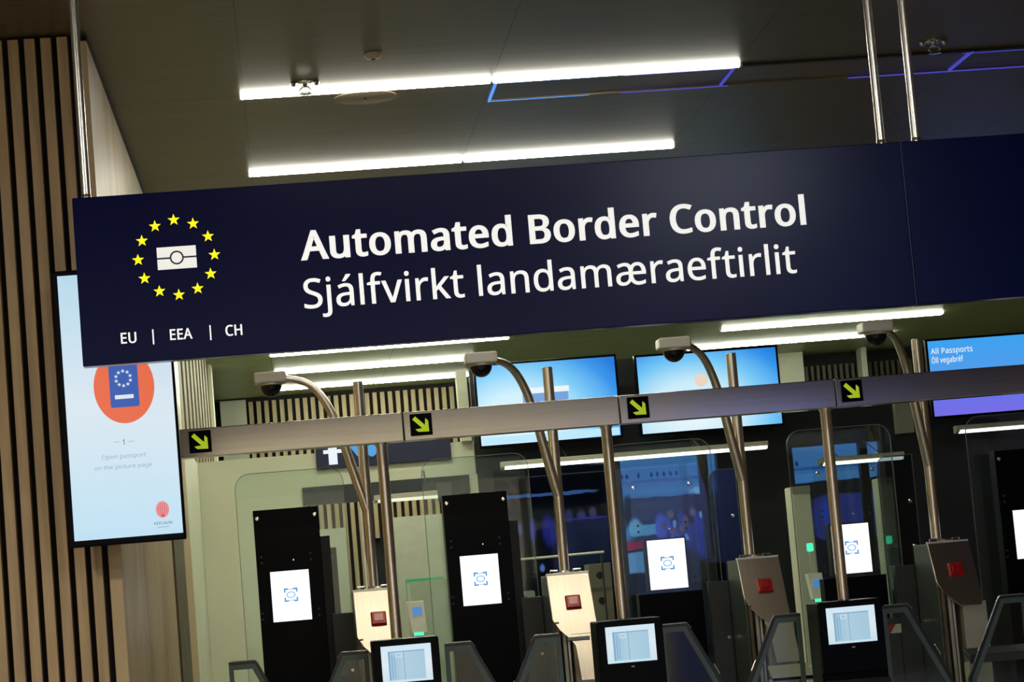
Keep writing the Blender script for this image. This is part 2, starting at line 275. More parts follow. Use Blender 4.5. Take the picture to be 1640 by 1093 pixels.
# ---------------------------------------------------------------- lettering: outlines as Bezier points per glyph, 1000 units per em
GLYPHS = {" ":[209,[]],"1":[459,[[285,191,285,0,262,0,239,0,216,0,216,133,216,267,216,400,216,416,216,429,216,439,216,450,217,460,217,470,218,479,218,489,219,499,210,490,203,483,196,477,189,471,180,464,169,455,149,438,129,422,108,405,96,421,84,437,71,452,123,492,175,532,226,573,246,573,265,573,285,573,285,382]]],"A":[512,[[462,0,437,0,414,59,391,118,368,177,292,177,217,177,141,177,118,118,96,59,73,0,49,0,24,0,0,0,75,192,149,383,224,575,245,575,267,575,289,575,363,383,437,192,512,0,487,0],[304,357,282,415,281,419,278,427,274,438,271,449,267,461,263,473,260,485,257,494,255,500,252,490,250,479,247,468,244,457,241,447,238,438,235,429,232,421,230,415,209,357,187,299,165,241,226,241,286,241,346,241,325,299]]],"B":[521,[[187,573,241,573,313,573,367,562,404,541,440,520,459,483,459,431,459,408,455,388,446,371,438,354,426,339,409,328,393,316,373,308,350,304,350,303,350,301,350,300,374,296,395,289,415,279,435,269,450,254,461,236,472,217,478,193,478,163,478,128,470,99,454,74,438,50,415,31,385,19,356,6,320,0,279,0,212,0,145,0,78,0,78,191,78,382,78,573,132,573],[221,329,256,329,305,329,339,337,357,352,375,368,384,392,384,423,384,454,373,477,351,490,329,504,293,511,245,511,213,511,182,511,150,511,150,450,150,389,150,329,185,329],[187,269,150,269,150,199,150,130,150,61,188,61,227,61,265,61,316,61,352,71,371,91,391,110,401,136,401,168,401,189,397,206,388,221,379,236,364,248,344,256,323,265,295,269,260,269,223,269]]],"C":[507,[[349,517,323,517,293,517,265,512,241,502,216,491,195,476,178,456,161,436,148,412,139,383,130,354,125,322,125,286,125,239,132,198,147,164,162,129,184,102,213,83,242,65,279,55,322,55,348,55,371,57,394,62,416,66,438,71,460,78,460,57,460,36,460,15,438,7,416,1,393,-2,371,-6,343,-8,312,-8,254,-8,205,4,166,28,127,52,98,86,78,131,59,175,49,227,49,287,49,330,55,370,67,406,79,442,97,473,120,499,143,525,172,545,206,559,240,574,280,581,324,581,353,581,382,578,409,572,436,566,461,558,482,547,472,527,463,506,453,486,435,494,416,501,394,508,372,514]]],"E":[446,[[398,21,398,0,291,0,184,0,78,0,78,191,78,382,78,573,184,573,291,573,398,573,398,551,398,530,398,509,315,509,233,509,150,509,150,450,150,390,150,330,228,330,306,330,383,330,383,310,383,289,383,268,306,268,228,268,150,268,150,200,150,132,150,63,233,63,315,63,398,63,398,42]]],"F":[416,[[150,81,150,0,126,0,102,0,78,0,78,191,78,382,78,573,184,573,291,573,398,573,398,551,398,530,398,509,315,509,233,509,150,509,150,442,150,374,150,306,227,306,305,306,383,306,383,285,383,264,383,243,305,243,227,243,150,243,150,162]]],"H":[594,[[516,191,516,0,492,0,468,0,443,0,443,89,443,178,443,267,346,267,248,267,150,267,150,178,150,89,150,0,126,0,102,0,78,0,78,191,78,382,78,573,102,573,126,573,150,573,150,492,150,411,150,330,248,330,346,330,443,330,443,411,443,492,443,573,468,573,492,573,516,573,516,382]]],"I":[272,[[239,14,239,0,170,0,101,0,32,0,32,14,32,28,32,42,55,47,77,52,99,57,99,210,99,362,99,515,77,520,55,526,32,531,32,545,32,559,32,573,101,573,170,573,239,573,239,559,239,545,239,531,217,526,194,520,172,515,172,362,172,210,172,57,194,52,217,47,239,42,239,28]]],"K":[496,[[418,108,496,0,468,0,440,0,411,0,344,91,276,182,209,273,189,256,169,239,150,222,150,148,150,74,150,0,126,0,102,0,78,0,78,191,78,382,78,573,102,573,126,573,150,573,150,478,150,384,150,290,166,308,182,327,199,345,215,363,232,381,249,399,300,457,352,515,403,573,431,573,460,573,488,573,412,489,336,406,261,323,339,215]]],"L":[420,[[185,0,78,0,78,191,78,382,78,573,102,573,126,573,150,573,150,403,150,234,150,64,233,64,317,64,400,64,400,43,400,21,400,0,293,0]]],"O":[626,[[577,346,577,287,577,243,572,202,561,166,549,130,533,99,510,73,488,47,461,27,428,13,395,-1,357,-8,314,-8,269,-8,230,-1,196,13,163,27,136,47,114,73,92,99,76,130,65,167,54,203,49,244,49,288,49,347,59,398,78,442,97,486,126,520,166,545,205,569,254,581,314,581,372,581,420,569,459,545,498,521,527,486,547,442,567,398],[125,335,125,287,125,239,132,198,145,163,159,128,179,101,207,83,235,64,271,55,314,55,357,55,392,64,420,83,447,101,468,128,481,163,495,198,501,239,501,287,501,359,486,416,456,457,426,498,379,518,314,518,271,518,235,509,207,490,179,472,159,445,145,411,132,377]]],"P":[485,[[179,573,229,573,304,573,359,558,393,528,427,499,444,458,444,404,444,381,440,358,433,336,425,315,412,295,395,278,377,261,353,248,324,238,295,228,258,223,216,223,194,223,172,223,150,223,150,149,150,74,150,0,126,0,102,0,78,0,78,191,78,382,78,573,128,573],[274,511,223,511,199,511,174,511,150,511,150,435,150,360,150,285,169,285,188,285,208,285,244,285,274,289,298,296,322,304,340,316,352,334,364,351,370,373,370,401,370,438,358,465,334,484,311,502]]],"S":[440,[[403,183,403,153,403,119,394,90,378,66,361,42,337,24,307,11,276,-2,240,-8,198,-8,177,-8,156,-7,137,-5,117,-3,99,0,83,4,67,8,53,13,41,19,41,42,41,65,41,88,60,80,84,72,113,65,141,58,171,55,201,55,230,55,253,58,273,66,292,73,306,84,316,98,326,112,330,128,330,147,330,165,326,181,318,194,310,207,297,219,277,230,258,241,230,252,196,265,171,274,150,283,131,294,113,304,97,316,85,330,73,343,63,358,57,375,51,392,48,412,48,435,48,465,56,491,71,513,87,534,108,551,136,563,163,575,195,581,231,581,262,581,291,578,318,572,344,566,368,558,389,549,381,528,374,507,366,487,347,495,325,503,302,508,279,514,254,517,229,517,205,517,185,514,169,507,153,500,141,490,133,478,125,465,121,450,121,434,121,415,125,399,133,386,141,373,154,361,172,351,191,341,215,330,246,318,280,306,308,293,332,279,355,265,372,248,385,228,397,208]]],"U":[586,[[513,326,513,202,513,163,505,127,489,95,473,63,449,38,416,20,383,1,341,-8,290,-8,219,-8,165,11,128,50,91,89,72,140,72,204,72,327,72,450,72,573,96,573,120,573,144,573,144,449,144,325,144,201,144,155,157,119,182,93,206,67,244,55,294,55,329,55,357,61,379,73,401,86,416,103,427,126,437,148,442,173,442,202,442,326,442,449,442,573,466,573,489,573,513,573,513,449]]],"V":[481,[[456,573,481,573,413,382,345,191,277,0,253,0,229,0,204,0,136,191,68,382,0,573,25,573,50,573,75,573,118,450,161,328,204,205,210,190,215,175,220,160,224,146,228,132,231,119,235,106,238,93,241,80,243,93,246,106,250,119,253,133,257,147,262,161,266,176,271,191,277,207,319,329,362,451,405,573,430,573]]],"a":[450,[[203,437,231,437,283,437,322,426,347,403,372,380,385,343,385,293,385,195,385,98,385,0,368,0,351,0,334,0,329,20,325,41,320,61,319,61,318,61,317,61,304,45,292,32,279,22,266,12,251,4,234,-1,217,-6,196,-8,172,-8,147,-8,124,-3,103,6,82,15,66,29,55,48,43,67,37,91,37,119,37,162,54,195,87,219,121,242,173,254,243,257,267,257,292,258,316,259,316,268,316,276,316,285,316,321,308,345,293,359,277,373,255,380,227,380,204,380,183,377,163,370,142,363,123,356,106,347,99,365,91,383,84,400,103,410,125,419,151,426,176,433],[273,209,252,208,198,206,161,197,141,182,120,167,110,146,110,119,110,95,117,77,132,66,147,55,165,49,188,49,225,49,255,59,279,79,303,99,315,130,315,172,315,184,315,197,315,210,294,209]]],"b":[493,[[139,511,139,461,139,443,138,426,138,410,137,394,136,382,135,373,136,373,137,373,139,373,151,391,168,406,189,419,211,431,238,437,272,437,325,437,368,418,401,381,433,344,449,289,449,215,449,166,442,125,427,91,412,58,392,33,365,17,338,0,307,-8,272,-8,238,-8,211,-2,189,10,168,23,151,37,139,55,137,55,135,55,133,55,128,36,123,18,119,0,102,0,85,0,68,0,68,203,68,406,68,609,92,609,115,609,139,609,139,560],[299,379,260,379,229,379,205,373,188,361,170,350,157,332,150,308,142,285,139,254,139,217,139,216,139,215,139,214,139,161,147,121,165,93,182,65,214,51,261,51,300,51,329,65,348,93,367,121,376,162,376,216,376,270,367,310,348,338,329,365]]],"c":[385,[[265,-8,241,-8,203,-8,169,0,139,15,109,31,86,55,69,87,53,120,44,162,44,213,44,265,53,308,71,342,88,375,112,399,142,415,173,430,207,438,245,438,267,438,288,436,309,431,329,426,346,421,358,415,351,395,344,376,337,356,324,361,309,365,292,370,275,374,259,376,244,376,215,376,191,370,172,358,154,345,140,327,131,303,122,279,117,249,117,213,117,179,122,150,131,126,140,102,153,84,172,71,190,59,213,53,240,53,263,53,284,55,302,60,320,65,336,71,351,78,351,57,351,36,351,15,337,8,321,2,304,-2,286,-6]]],"d":[493,[[243,-8,221,-8,167,-8,124,11,92,48,60,85,44,140,44,214,44,288,60,344,93,381,125,419,168,438,221,438,244,438,263,435,280,429,296,424,311,416,323,407,335,397,346,386,354,374,356,374,358,374,359,374,359,381,358,392,356,405,355,419,354,430,354,438,354,495,354,552,354,609,378,609,401,609,425,609,425,406,425,203,425,0,406,0,387,0,368,0,365,19,361,38,358,58,357,58,356,58,354,58,346,45,335,34,323,24,311,15,296,7,279,1,263,-5],[193,51,232,51,277,51,309,63,328,88,346,113,355,150,355,200,355,205,355,209,355,213,355,267,346,308,329,336,311,365,279,379,231,379,193,379,165,364,146,334,127,304,117,263,117,213,117,161,127,121,146,93,165,65]]],"e":[452,[[196,438,234,438,271,438,303,430,329,414,356,398,376,375,390,346,404,317,411,283,411,244,411,230,411,215,411,201,313,201,215,201,117,201,118,153,131,116,154,90,178,65,211,52,254,52,281,52,306,55,327,60,348,65,370,72,392,82,392,61,392,41,392,20,370,10,349,3,327,-1,306,-6,280,-8,251,-8,210,-8,174,0,143,17,112,33,88,58,70,91,53,124,44,164,44,212,44,259,52,299,68,333,84,366,106,392,134,411,163,429],[257,380,233,380,200,380,173,369,154,348,134,326,122,296,119,257,192,257,265,257,338,257,338,282,334,303,326,322,319,340,308,354,292,364,277,375]]],"f":[276,[[266,393,266,375,230,375,194,375,158,375,158,250,158,125,158,0,134,0,111,0,87,0,87,125,87,250,87,375,62,375,37,375,12,375,12,386,12,397,12,408,37,416,62,424,87,432,87,441,87,449,87,457,87,494,93,524,104,547,115,570,131,587,152,597,172,608,198,613,227,613,244,613,260,612,274,609,288,606,300,603,310,599,304,581,298,562,292,544,283,546,273,549,262,552,251,554,240,556,228,556,204,556,187,548,175,532,164,516,158,492,158,458,158,449,158,439,158,430,194,430,230,430,266,430,266,412]]],"g":[493,[[165,438,221,438,249,438,274,433,297,422,320,411,339,395,355,373,357,373,358,373,359,373,362,392,366,411,369,430,388,430,406,430,425,430,425,284,425,138,425,-7,425,-48,418,-82,404,-109,390,-137,369,-158,341,-172,312,-186,276,-192,233,-192,202,-192,173,-190,147,-186,121,-181,98,-174,78,-165,78,-144,78,-122,78,-100,98,-111,122,-119,149,-125,176,-131,206,-134,237,-134,273,-134,302,-123,324,-101,345,-80,355,-50,355,-13,355,-7,355,-2,355,4,355,10,356,20,356,32,357,44,357,52,358,57,357,57,356,57,354,57,339,35,321,19,299,8,277,-3,251,-8,221,-8,166,-8,122,11,91,51,60,90,44,144,44,214,44,283,60,337,91,377,122,418],[259,379,230,379,206,379,186,372,169,359,152,346,139,328,130,303,121,279,117,249,117,213,117,160,127,120,146,92,166,64,194,50,232,50,254,50,272,53,288,58,303,64,316,73,326,85,337,97,344,112,349,131,354,149,356,172,356,197,356,203,356,209,356,214,356,253,352,285,343,309,334,333,320,350,302,362,283,373]]],"h":[496,[[139,490,139,431,139,420,138,410,138,399,137,389,136,379,135,370,136,370,138,370,140,370,149,385,160,398,174,407,188,417,203,424,221,429,238,435,255,437,273,437,308,437,337,432,360,421,384,410,401,393,413,370,425,347,431,317,431,280,431,187,431,93,431,0,407,0,384,0,361,0,361,92,361,183,361,275,361,310,353,336,338,353,322,370,298,379,265,379,233,379,207,372,189,360,171,348,158,331,150,308,143,284,139,256,139,222,139,148,139,74,139,0,115,0,92,0,68,0,68,203,68,406,68,609,92,609,115,609,139,609,139,550]]],"i":[207,[[115,430,139,430,139,287,139,143,139,0,115,0,92,0,68,0,68,143,68,287,68,430,92,430],[92,591,104,591,115,591,124,587,133,580,141,573,145,562,145,546,145,531,141,520,133,512,124,505,115,501,104,501,92,501,83,505,75,512,67,520,63,531,63,546,63,562,67,573,75,580,83,587]]],"j":[207,[[46,-192,18,-192,4,-192,-7,-192,-18,-190,-28,-188,-37,-186,-44,-183,-44,-164,-44,-145,-44,-126,-36,-128,-28,-130,-19,-132,-11,-133,-1,-134,9,-134,26,-134,40,-129,51,-120,63,-111,68,-93,68,-67,68,99,68,264,68,430,92,430,115,430,139,430,139,265,139,101,139,-64,139,-91,134,-114,126,-133,117,-152,104,-167,87,-177,69,-187],[63,531,63,546,63,562,67,573,75,580,83,587,92,591,104,591,115,591,124,587,133,580,141,573,145,562,145,546,145,531,141,520,133,512,124,505,115,501,104,501,92,501,83,505,75,512,67,520]]],"k":[428,[[138,397,138,291,138,283,138,271,137,257,136,244,135,231,135,221,136,221,137,221,138,221,141,226,146,232,152,240,159,248,165,256,172,264,179,273,184,279,189,285,235,333,281,381,326,430,354,430,381,430,409,430,351,369,293,307,235,246,297,164,359,82,421,0,393,0,364,0,336,0,286,67,237,134,187,200,171,186,154,172,138,158,138,105,138,53,138,0,115,0,91,0,68,0,68,203,68,406,68,609,91,609,115,609,138,609,138,503]]],"l":[207,[[139,203,139,0,115,0,92,0,68,0,68,203,68,406,68,609,92,609,115,609,139,609,139,406]]],"m":[750,[[512,438,540,438,588,438,625,425,649,401,673,376,685,335,685,280,685,187,685,93,685,0,662,0,638,0,615,0,615,92,615,184,615,277,615,310,608,336,594,353,580,370,558,379,528,379,486,379,456,366,438,342,420,318,411,283,411,237,411,158,411,79,411,0,388,0,365,0,342,0,342,92,342,184,342,277,342,299,338,318,332,333,326,348,316,360,303,367,290,375,274,379,253,379,225,379,202,372,185,360,169,348,157,331,150,308,142,285,139,257,139,223,139,149,139,74,139,0,115,0,92,0,68,0,68,143,68,287,68,430,87,430,106,430,125,430,129,410,132,391,136,371,137,371,138,371,140,371,149,386,160,399,173,409,186,418,200,426,217,431,233,435,249,438,266,438,299,438,327,432,349,420,371,408,388,390,398,366,399,366,400,366,402,366,416,390,436,408,461,420,486,432]]],"n":[496,[[257,438,275,438,326,438,365,425,391,401,418,376,431,335,431,280,431,187,431,93,431,0,407,0,384,0,361,0,361,92,361,183,361,275,361,310,353,336,338,353,322,370,298,379,265,379,217,379,184,365,166,338,148,312,139,273,139,223,139,149,139,74,139,0,115,0,92,0,68,0,68,143,68,287,68,430,87,430,106,430,125,430,129,410,132,391,136,371,137,371,138,371,140,371,149,386,161,399,175,409,189,418,205,426,222,431,239,435]]],"o":[485,[[442,263,442,216,442,180,437,148,428,121,418,93,405,70,388,51,370,31,349,17,324,7,300,-3,272,-8,241,-8,213,-8,187,-3,163,7,139,17,118,31,100,51,83,70,69,93,59,121,49,148,44,180,44,216,44,263,52,304,68,336,84,369,107,394,137,412,167,429,203,438,244,438,283,438,317,429,347,412,377,394,400,369,417,336,433,304],[117,267,117,216,117,182,121,153,130,128,139,103,153,84,172,71,190,57,214,51,243,51,272,51,296,57,314,71,333,84,347,103,356,128,364,153,369,182,369,216,369,250,364,279,355,303,346,327,332,346,314,359,296,372,272,379,242,379,198,379,167,364,147,335,127,306]]],"p":[493,[[250,438,273,438,326,438,368,419,401,383,433,346,449,290,449,216,449,167,442,126,427,93,412,59,392,34,365,17,339,0,308,-8,272,-8,250,-8,230,-5,213,1,196,7,182,14,170,24,158,33,147,43,139,55,137,55,136,55,134,55,135,45,136,34,137,20,138,6,139,-6,139,-16,139,-75,139,-134,139,-192,115,-192,92,-192,68,-192,68,15,68,222,68,430,87,430,107,430,126,430,129,410,132,391,136,371,137,371,138,371,139,371,147,384,158,395,170,405,182,415,196,423,213,429,230,435],[299,379,260,379,231,379,208,373,190,362,172,351,160,335,152,313,144,291,139,263,139,229,139,225,139,220,139,216,139,180,142,150,150,126,157,101,170,83,188,70,206,57,230,51,261,51,288,51,309,58,326,72,343,87,355,106,364,131,372,156,376,184,376,217,376,266,367,305,348,334,329,364]]],"r":[331,[[249,438,269,438,277,438,285,437,295,437,304,436,312,435,319,433,316,411,313,390,310,368,303,370,296,371,287,372,279,373,271,374,264,374,247,374,231,370,217,363,202,356,188,347,176,334,165,321,155,306,149,289,142,271,139,251,139,229,139,153,139,76,139,0,115,0,92,0,68,0,68,143,68,287,68,430,87,430,107,430,126,430,129,404,131,377,134,351,135,351,136,351,137,351,146,367,157,382,170,395,183,408,198,418,214,426,231,434]]],"s":[384,[[348,142,348,119,348,91,341,68,327,49,313,30,294,16,268,6,242,-3,212,-8,176,-8,146,-8,121,-6,99,-1,77,4,58,11,42,19,42,41,42,62,42,83,59,75,80,67,104,60,128,53,153,49,178,49,214,49,240,55,256,66,272,78,280,93,280,112,280,123,277,133,271,141,265,150,255,158,239,167,224,175,202,185,174,196,146,206,122,217,103,228,83,238,68,251,57,266,46,281,41,300,41,324,41,360,56,388,85,408,115,428,154,438,202,438,228,438,253,435,275,430,298,425,319,418,339,409,331,390,323,372,315,353,297,360,278,367,258,372,238,377,218,380,197,380,168,380,146,375,131,366,116,357,108,344,108,328,108,316,112,306,119,298,126,290,137,282,154,274,170,266,191,256,219,246,246,236,269,226,289,215,308,204,323,191,333,176,343,161]]],"t":[289,[[192,50,212,50,222,50,233,51,245,53,256,54,265,56,272,59,272,41,272,23,272,5,264,1,254,-2,240,-4,226,-7,213,-8,200,-8,177,-8,157,-4,138,4,119,11,103,25,91,44,80,63,74,90,74,125,74,209,74,292,74,375,53,375,33,375,13,375,13,387,13,398,13,409,33,418,54,428,75,437,84,468,93,498,103,528,117,528,130,528,144,528,144,496,144,463,144,430,186,430,227,430,269,430,269,412,269,393,269,375,227,375,186,375,144,375,144,292,144,210,144,127,144,101,151,81,163,69,176,56]]],"u":[496,[[404,430,427,430,427,287,427,143,427,0,408,0,389,0,370,0,366,19,363,38,359,57,358,57,357,57,356,57,347,42,335,30,321,20,306,10,291,3,273,-1,256,-6,238,-8,220,-8,186,-8,157,-3,134,8,110,19,93,36,81,59,69,82,63,112,63,148,63,242,63,336,63,430,87,430,111,430,135,430,135,338,135,245,135,153,135,119,142,93,158,76,173,59,198,51,230,51,262,51,287,57,306,69,324,81,337,98,345,121,353,145,357,173,357,206,357,281,357,355,357,430,380,430]]],"v":[407,[[190,0,163,0,109,143,54,287,0,430,25,430,50,430,75,430,106,345,136,261,167,176,171,165,176,152,180,137,185,123,190,109,193,96,197,83,200,72,201,63,202,63,203,63,204,63,207,72,210,83,214,96,218,110,222,123,227,138,232,152,237,165,241,176,271,261,302,345,332,430,357,430,382,430,407,430,353,287,298,143,244,0,217,0]]],"Ö":[626,[[577,346,577,287,577,243,572,202,561,166,549,130,533,99,510,73,488,47,461,27,428,13,395,-1,357,-8,314,-8,269,-8,230,-1,196,13,163,27,136,47,114,73,92,99,76,130,65,167,54,203,49,244,49,288,49,347,59,398,78,442,97,486,126,520,166,545,205,569,254,581,314,581,372,581,420,569,459,545,498,521,527,486,547,442,567,398],[125,335,125,287,125,239,132,198,145,163,159,128,179,101,207,83,235,64,271,55,314,55,357,55,392,64,420,83,447,101,468,128,481,163,495,198,501,239,501,287,501,359,486,416,456,457,426,498,379,518,314,518,271,518,235,509,207,490,179,472,159,445,145,411,132,377],[201,675,201,689,201,703,205,713,213,719,220,725,229,728,239,728,249,728,258,725,265,719,273,713,277,703,277,689,277,675,273,665,265,659,258,652,249,649,239,649,229,649,220,652,213,659,205,665],[352,675,352,689,352,703,356,713,363,719,370,725,379,728,389,728,399,728,408,725,415,719,423,713,427,703,427,689,427,675,423,665,415,659,408,652,399,649,389,649,379,649,370,652,363,659,356,665]]],"á":[450,[[203,437,231,437,283,437,322,426,347,403,372,380,385,343,385,293,385,195,385,98,385,0,368,0,351,0,334,0,329,20,325,41,320,61,319,61,318,61,317,61,304,45,292,32,279,22,266,12,251,4,234,-1,217,-6,196,-8,172,-8,147,-8,124,-3,103,6,82,15,66,29,55,48,43,67,37,91,37,119,37,162,54,195,87,219,121,242,173,254,243,257,267,257,292,258,316,259,316,268,316,276,316,285,316,321,308,345,293,359,277,373,255,380,227,380,204,380,183,377,163,370,142,363,123,356,106,347,99,365,91,383,84,400,103,410,125,419,151,426,176,433],[273,209,252,208,198,206,161,197,141,182,120,167,110,146,110,119,110,95,117,77,132,66,147,55,165,49,188,49,225,49,255,59,279,79,303,99,315,130,315,172,315,184,315,197,315,210,294,209],[344,609,344,606,339,599,332,590,323,579,314,568,304,557,293,546,282,534,271,523,260,513,249,502,239,493,229,486,214,486,198,486,183,486,183,489,183,492,183,496,191,506,200,518,209,532,218,546,227,560,237,575,246,589,253,603,259,614,287,614,316,614,344,614,344,612]]],"æ":[693,[[455,438,484,438,518,438,548,430,573,414,599,398,618,375,632,346,645,318,652,284,652,245,652,231,652,217,652,202,560,202,469,202,377,202,378,151,389,113,410,89,431,64,462,52,501,52,528,52,551,55,572,60,592,65,612,72,633,82,633,61,633,41,633,20,611,10,590,3,570,-1,549,-6,526,-8,499,-8,474,-8,452,-5,431,2,410,9,392,19,377,32,361,46,347,63,336,83,324,64,310,49,296,35,281,21,264,11,244,3,225,-4,201,-8,173,-8,148,-8,124,-3,104,6,83,15,67,29,55,48,43,67,37,91,37,119,37,148,44,173,58,192,72,212,94,228,123,239,152,250,189,256,233,257,257,257,281,258,305,259,305,268,305,277,305,286,305,321,297,345,280,359,264,373,242,380,215,380,194,380,173,377,152,370,131,364,112,356,95,347,87,365,80,383,73,400,92,411,114,420,141,427,168,434,194,437,221,437,254,437,281,432,303,421,324,410,341,392,352,368,366,390,384,407,407,419,429,432],[263,209,243,208,193,206,158,197,139,182,119,167,110,146,110,119,110,95,117,77,130,66,144,55,162,49,184,49,207,49,227,53,245,62,263,71,277,84,287,103,298,121,303,144,303,172,303,184,303,197,303,210,283,209],[505,380,483,380,452,380,427,370,409,348,391,327,381,297,379,257,445,257,511,257,577,257,577,282,574,304,567,322,561,340,550,355,536,365,523,375]]],"é":[452,[[196,438,234,438,271,438,303,430,329,414,356,398,376,375,390,346,404,317,411,283,411,244,411,230,411,215,411,201,313,201,215,201,117,201,118,153,131,116,154,90,178,65,211,52,254,52,281,52,306,55,327,60,348,65,370,72,392,82,392,61,392,41,392,20,370,10,349,3,327,-1,306,-6,280,-8,251,-8,210,-8,174,0,143,17,112,33,88,58,70,91,53,124,44,164,44,212,44,259,52,299,68,333,84,366,106,392,134,411,163,429],[257,380,233,380,200,380,173,369,154,348,134,326,122,296,119,257,192,257,265,257,338,257,338,282,334,303,326,322,319,340,308,354,292,364,277,375],[347,609,347,606,342,599,335,590,326,579,317,568,307,557,296,546,285,534,274,523,263,513,252,502,242,493,233,486,217,486,202,486,186,486,186,489,186,492,186,496,194,506,203,518,212,532,221,546,231,560,240,575,249,589,256,603,262,614,291,614,319,614,347,614,347,612]]]}
def _flat(sp, n=4):
    P = [((sp[i], sp[i+1]), (sp[i+2], sp[i+3]), (sp[i+4], sp[i+5])) for i in range(0, len(sp), 6)]
    out = []
    for i in range(len(P)):
        a, b = P[i], P[(i+1) % len(P)]
        p0, p1, p2, p3 = a[1], a[2], b[0], b[1]
        cr = abs((p1[0]-p0[0])*(p3[1]-p0[1])-(p1[1]-p0[1])*(p3[0]-p0[0]))+abs((p2[0]-p0[0])*(p3[1]-p0[1])-(p2[1]-p0[1])*(p3[0]-p0[0]))
        k = 1 if cr < 60 else n
        for t in [j/k for j in range(k)]:
            s = 1-t
            out.append(tuple((s**3*p0[d]+3*s*s*t*p1[d]+3*s*t*t*p2[d]+t**3*p3[d])/1000 for d in (0, 1)))
    res = []
    for p in out:
        if not res or math.dist(p, res[-1]) > .004: res.append(p)
    if len(res) > 2 and math.dist(res[0], res[-1]) < .004: res.pop()
    return res
def _fat(pts, wx, wz, sgn):
    n = len(pts); out = []
    for i in range(n):
        p0, p, p1 = Vector(pts[i-1]), Vector(pts[i]), Vector(pts[(i+1) % n])
        d0 = (p-p0).normalized(); d1 = (p1-p).normalized()
        n0 = Vector((-d0.y, d0.x))*sgn; n1 = Vector((-d1.y, d1.x))*sgn
        b = n0+n1; l = b.length
        if l < 1e-3: b = n0
        else: b = b/l*min(1/max(.35, l/2), 1.9)
        out.append((p.x+b.x*wx, p.y+b.y*wz))
    # merge edges that the widening has turned round
    src = [tuple(p) for p in pts]
    for _ in range(12):
        n = len(out); bad = None
        for i in range(n):
            j = (i+1) % n
            if (out[j][0]-out[i][0])*(src[j][0]-src[i][0])+(out[j][1]-out[i][1])*(src[j][1]-src[i][1]) <= 0: bad = i; break
        if bad is None or n < 5: break
        j = (bad+1) % n
        out[bad] = ((out[bad][0]+out[j][0])/2, (out[bad][1]+out[j][1])/2); src[bad] = ((src[bad][0]+src[j][0])/2, (src[bad][1]+src[j][1])/2)
        del out[j]; del src[j]
    return out
def lettering(name, text, x0, x1, z, y, cap, m, parent=None, bold=(0, 0), track=0, depth=.0015):
    """text standing on z between x0 and x1, cap height cap (metres), facing -Y"""
    k = cap/.571; pen = 0; words = [[]]
    for ch in text:
        adv, sps = GLYPHS[ch]
        if ch == 'f': adv += 25
        if ch == ' ': words.append([])
        for sp in sps:
            pts = _flat(sp)
            if bold != (0, 0): pts = _fat(pts, bold[0], bold[1], 1)
            words[-1].append([(px+pen, py) for px, py in pts])
        pen += adv/1000+track
    xs = [p[0] for wd in words for pl in wd for p in pl]; lo, hi = min(xs), max(xs)
    sx = (x1-x0)/(hi-lo); objs = []
    for wd in words:
        c = bpy.data.curves.new(name, 'CURVE'); c.dimensions = '2D'; c.fill_mode = 'FRONT'
        wl = min(p[0] for pl in wd for p in pl)
        for pl in wd:
            s = c.splines.new('POLY'); s.points.add(len(pl)-1)
            for q, (a, b) in zip(s.points, pl): q.co = ((a-wl)*sx, b*k, 0, 1)
            s.use_cyclic_u = True
        t = bpy.data.objects.new(name, c); COL.objects.link(t)
        dg = bpy.context.evaluated_depsgraph_get(); me = bpy.data.meshes.new_from_object(t.evaluated_get(dg))
        COL.objects.unlink(t); bpy.data.objects.remove(t); me.name = name
        me.transform(Matrix.Rotation(math.pi/2, 4, 'X'))
        me.materials.clear(); me.materials.append(M[m] if isinstance(m, str) else m)
        o = bpy.data.objects.new(name, me); COL.objects.link(o); o.location = (x0+(wl-lo)*sx, y, z)
        if parent: o.parent = parent
        so = o.modifiers.new('vinyl', 'SOLIDIFY'); so.thickness = depth; so.offset = 0
        objs.append(o)
    return objs

# ================================================================ THE SETTING
H = 4.05
SIDE = -.71
struct(MB().box(-6.2, 9.2, -9, 30, -.1, 0), 'floor', 'floor')
struct(MB().box(-6.2, 9.2, -9, 17.6, H, H+.12), 'ceiling', 'ceil')
struct(MB().box(-6.2, 9.2, 17.6, 30, H, H+.12), 'ceiling', 'ceilfar')
struct(MB().box(9.0, 9.2, -9, 30, 0, H), 'wall_right', 'bronze')
struct(MB().box(-6.2, -6.0, -9, 10.5, 0, H), 'wall_hall_left', 'hallwall')
struct(MB().box(-6.2, 9.2, -9.2, -9, 0, H), 'wall_rear', 'hallwall')
struct(MB().box(5.0, 7.3, -9.0, -8.96, 0, H-.02), 'wall_rear_reflector', mat('blue_reflector', (.20, .24, .55), .6))  # unseen panel added so the rail reflects blue
struct(MB().box(7.3, 9.0, -9.0, -8.96, 0, H-.02), 'wall_rear_reflector', 'bronze')  # unseen panel added for the dark end of the rail's reflection

# slatted wall facing the hall, left of the lanes
mb = MB(); mb.box(-6.0, -.765, 10.43, 10.6, 0, H)
mb.mi = 1; x = -.789
while x > -3.2:
    mb.box(x-.043, x, 10.37, 10.43, 0, H-.015); x -= .0682
struct(mb, 'wall_left', ['darkback', 'slat'])
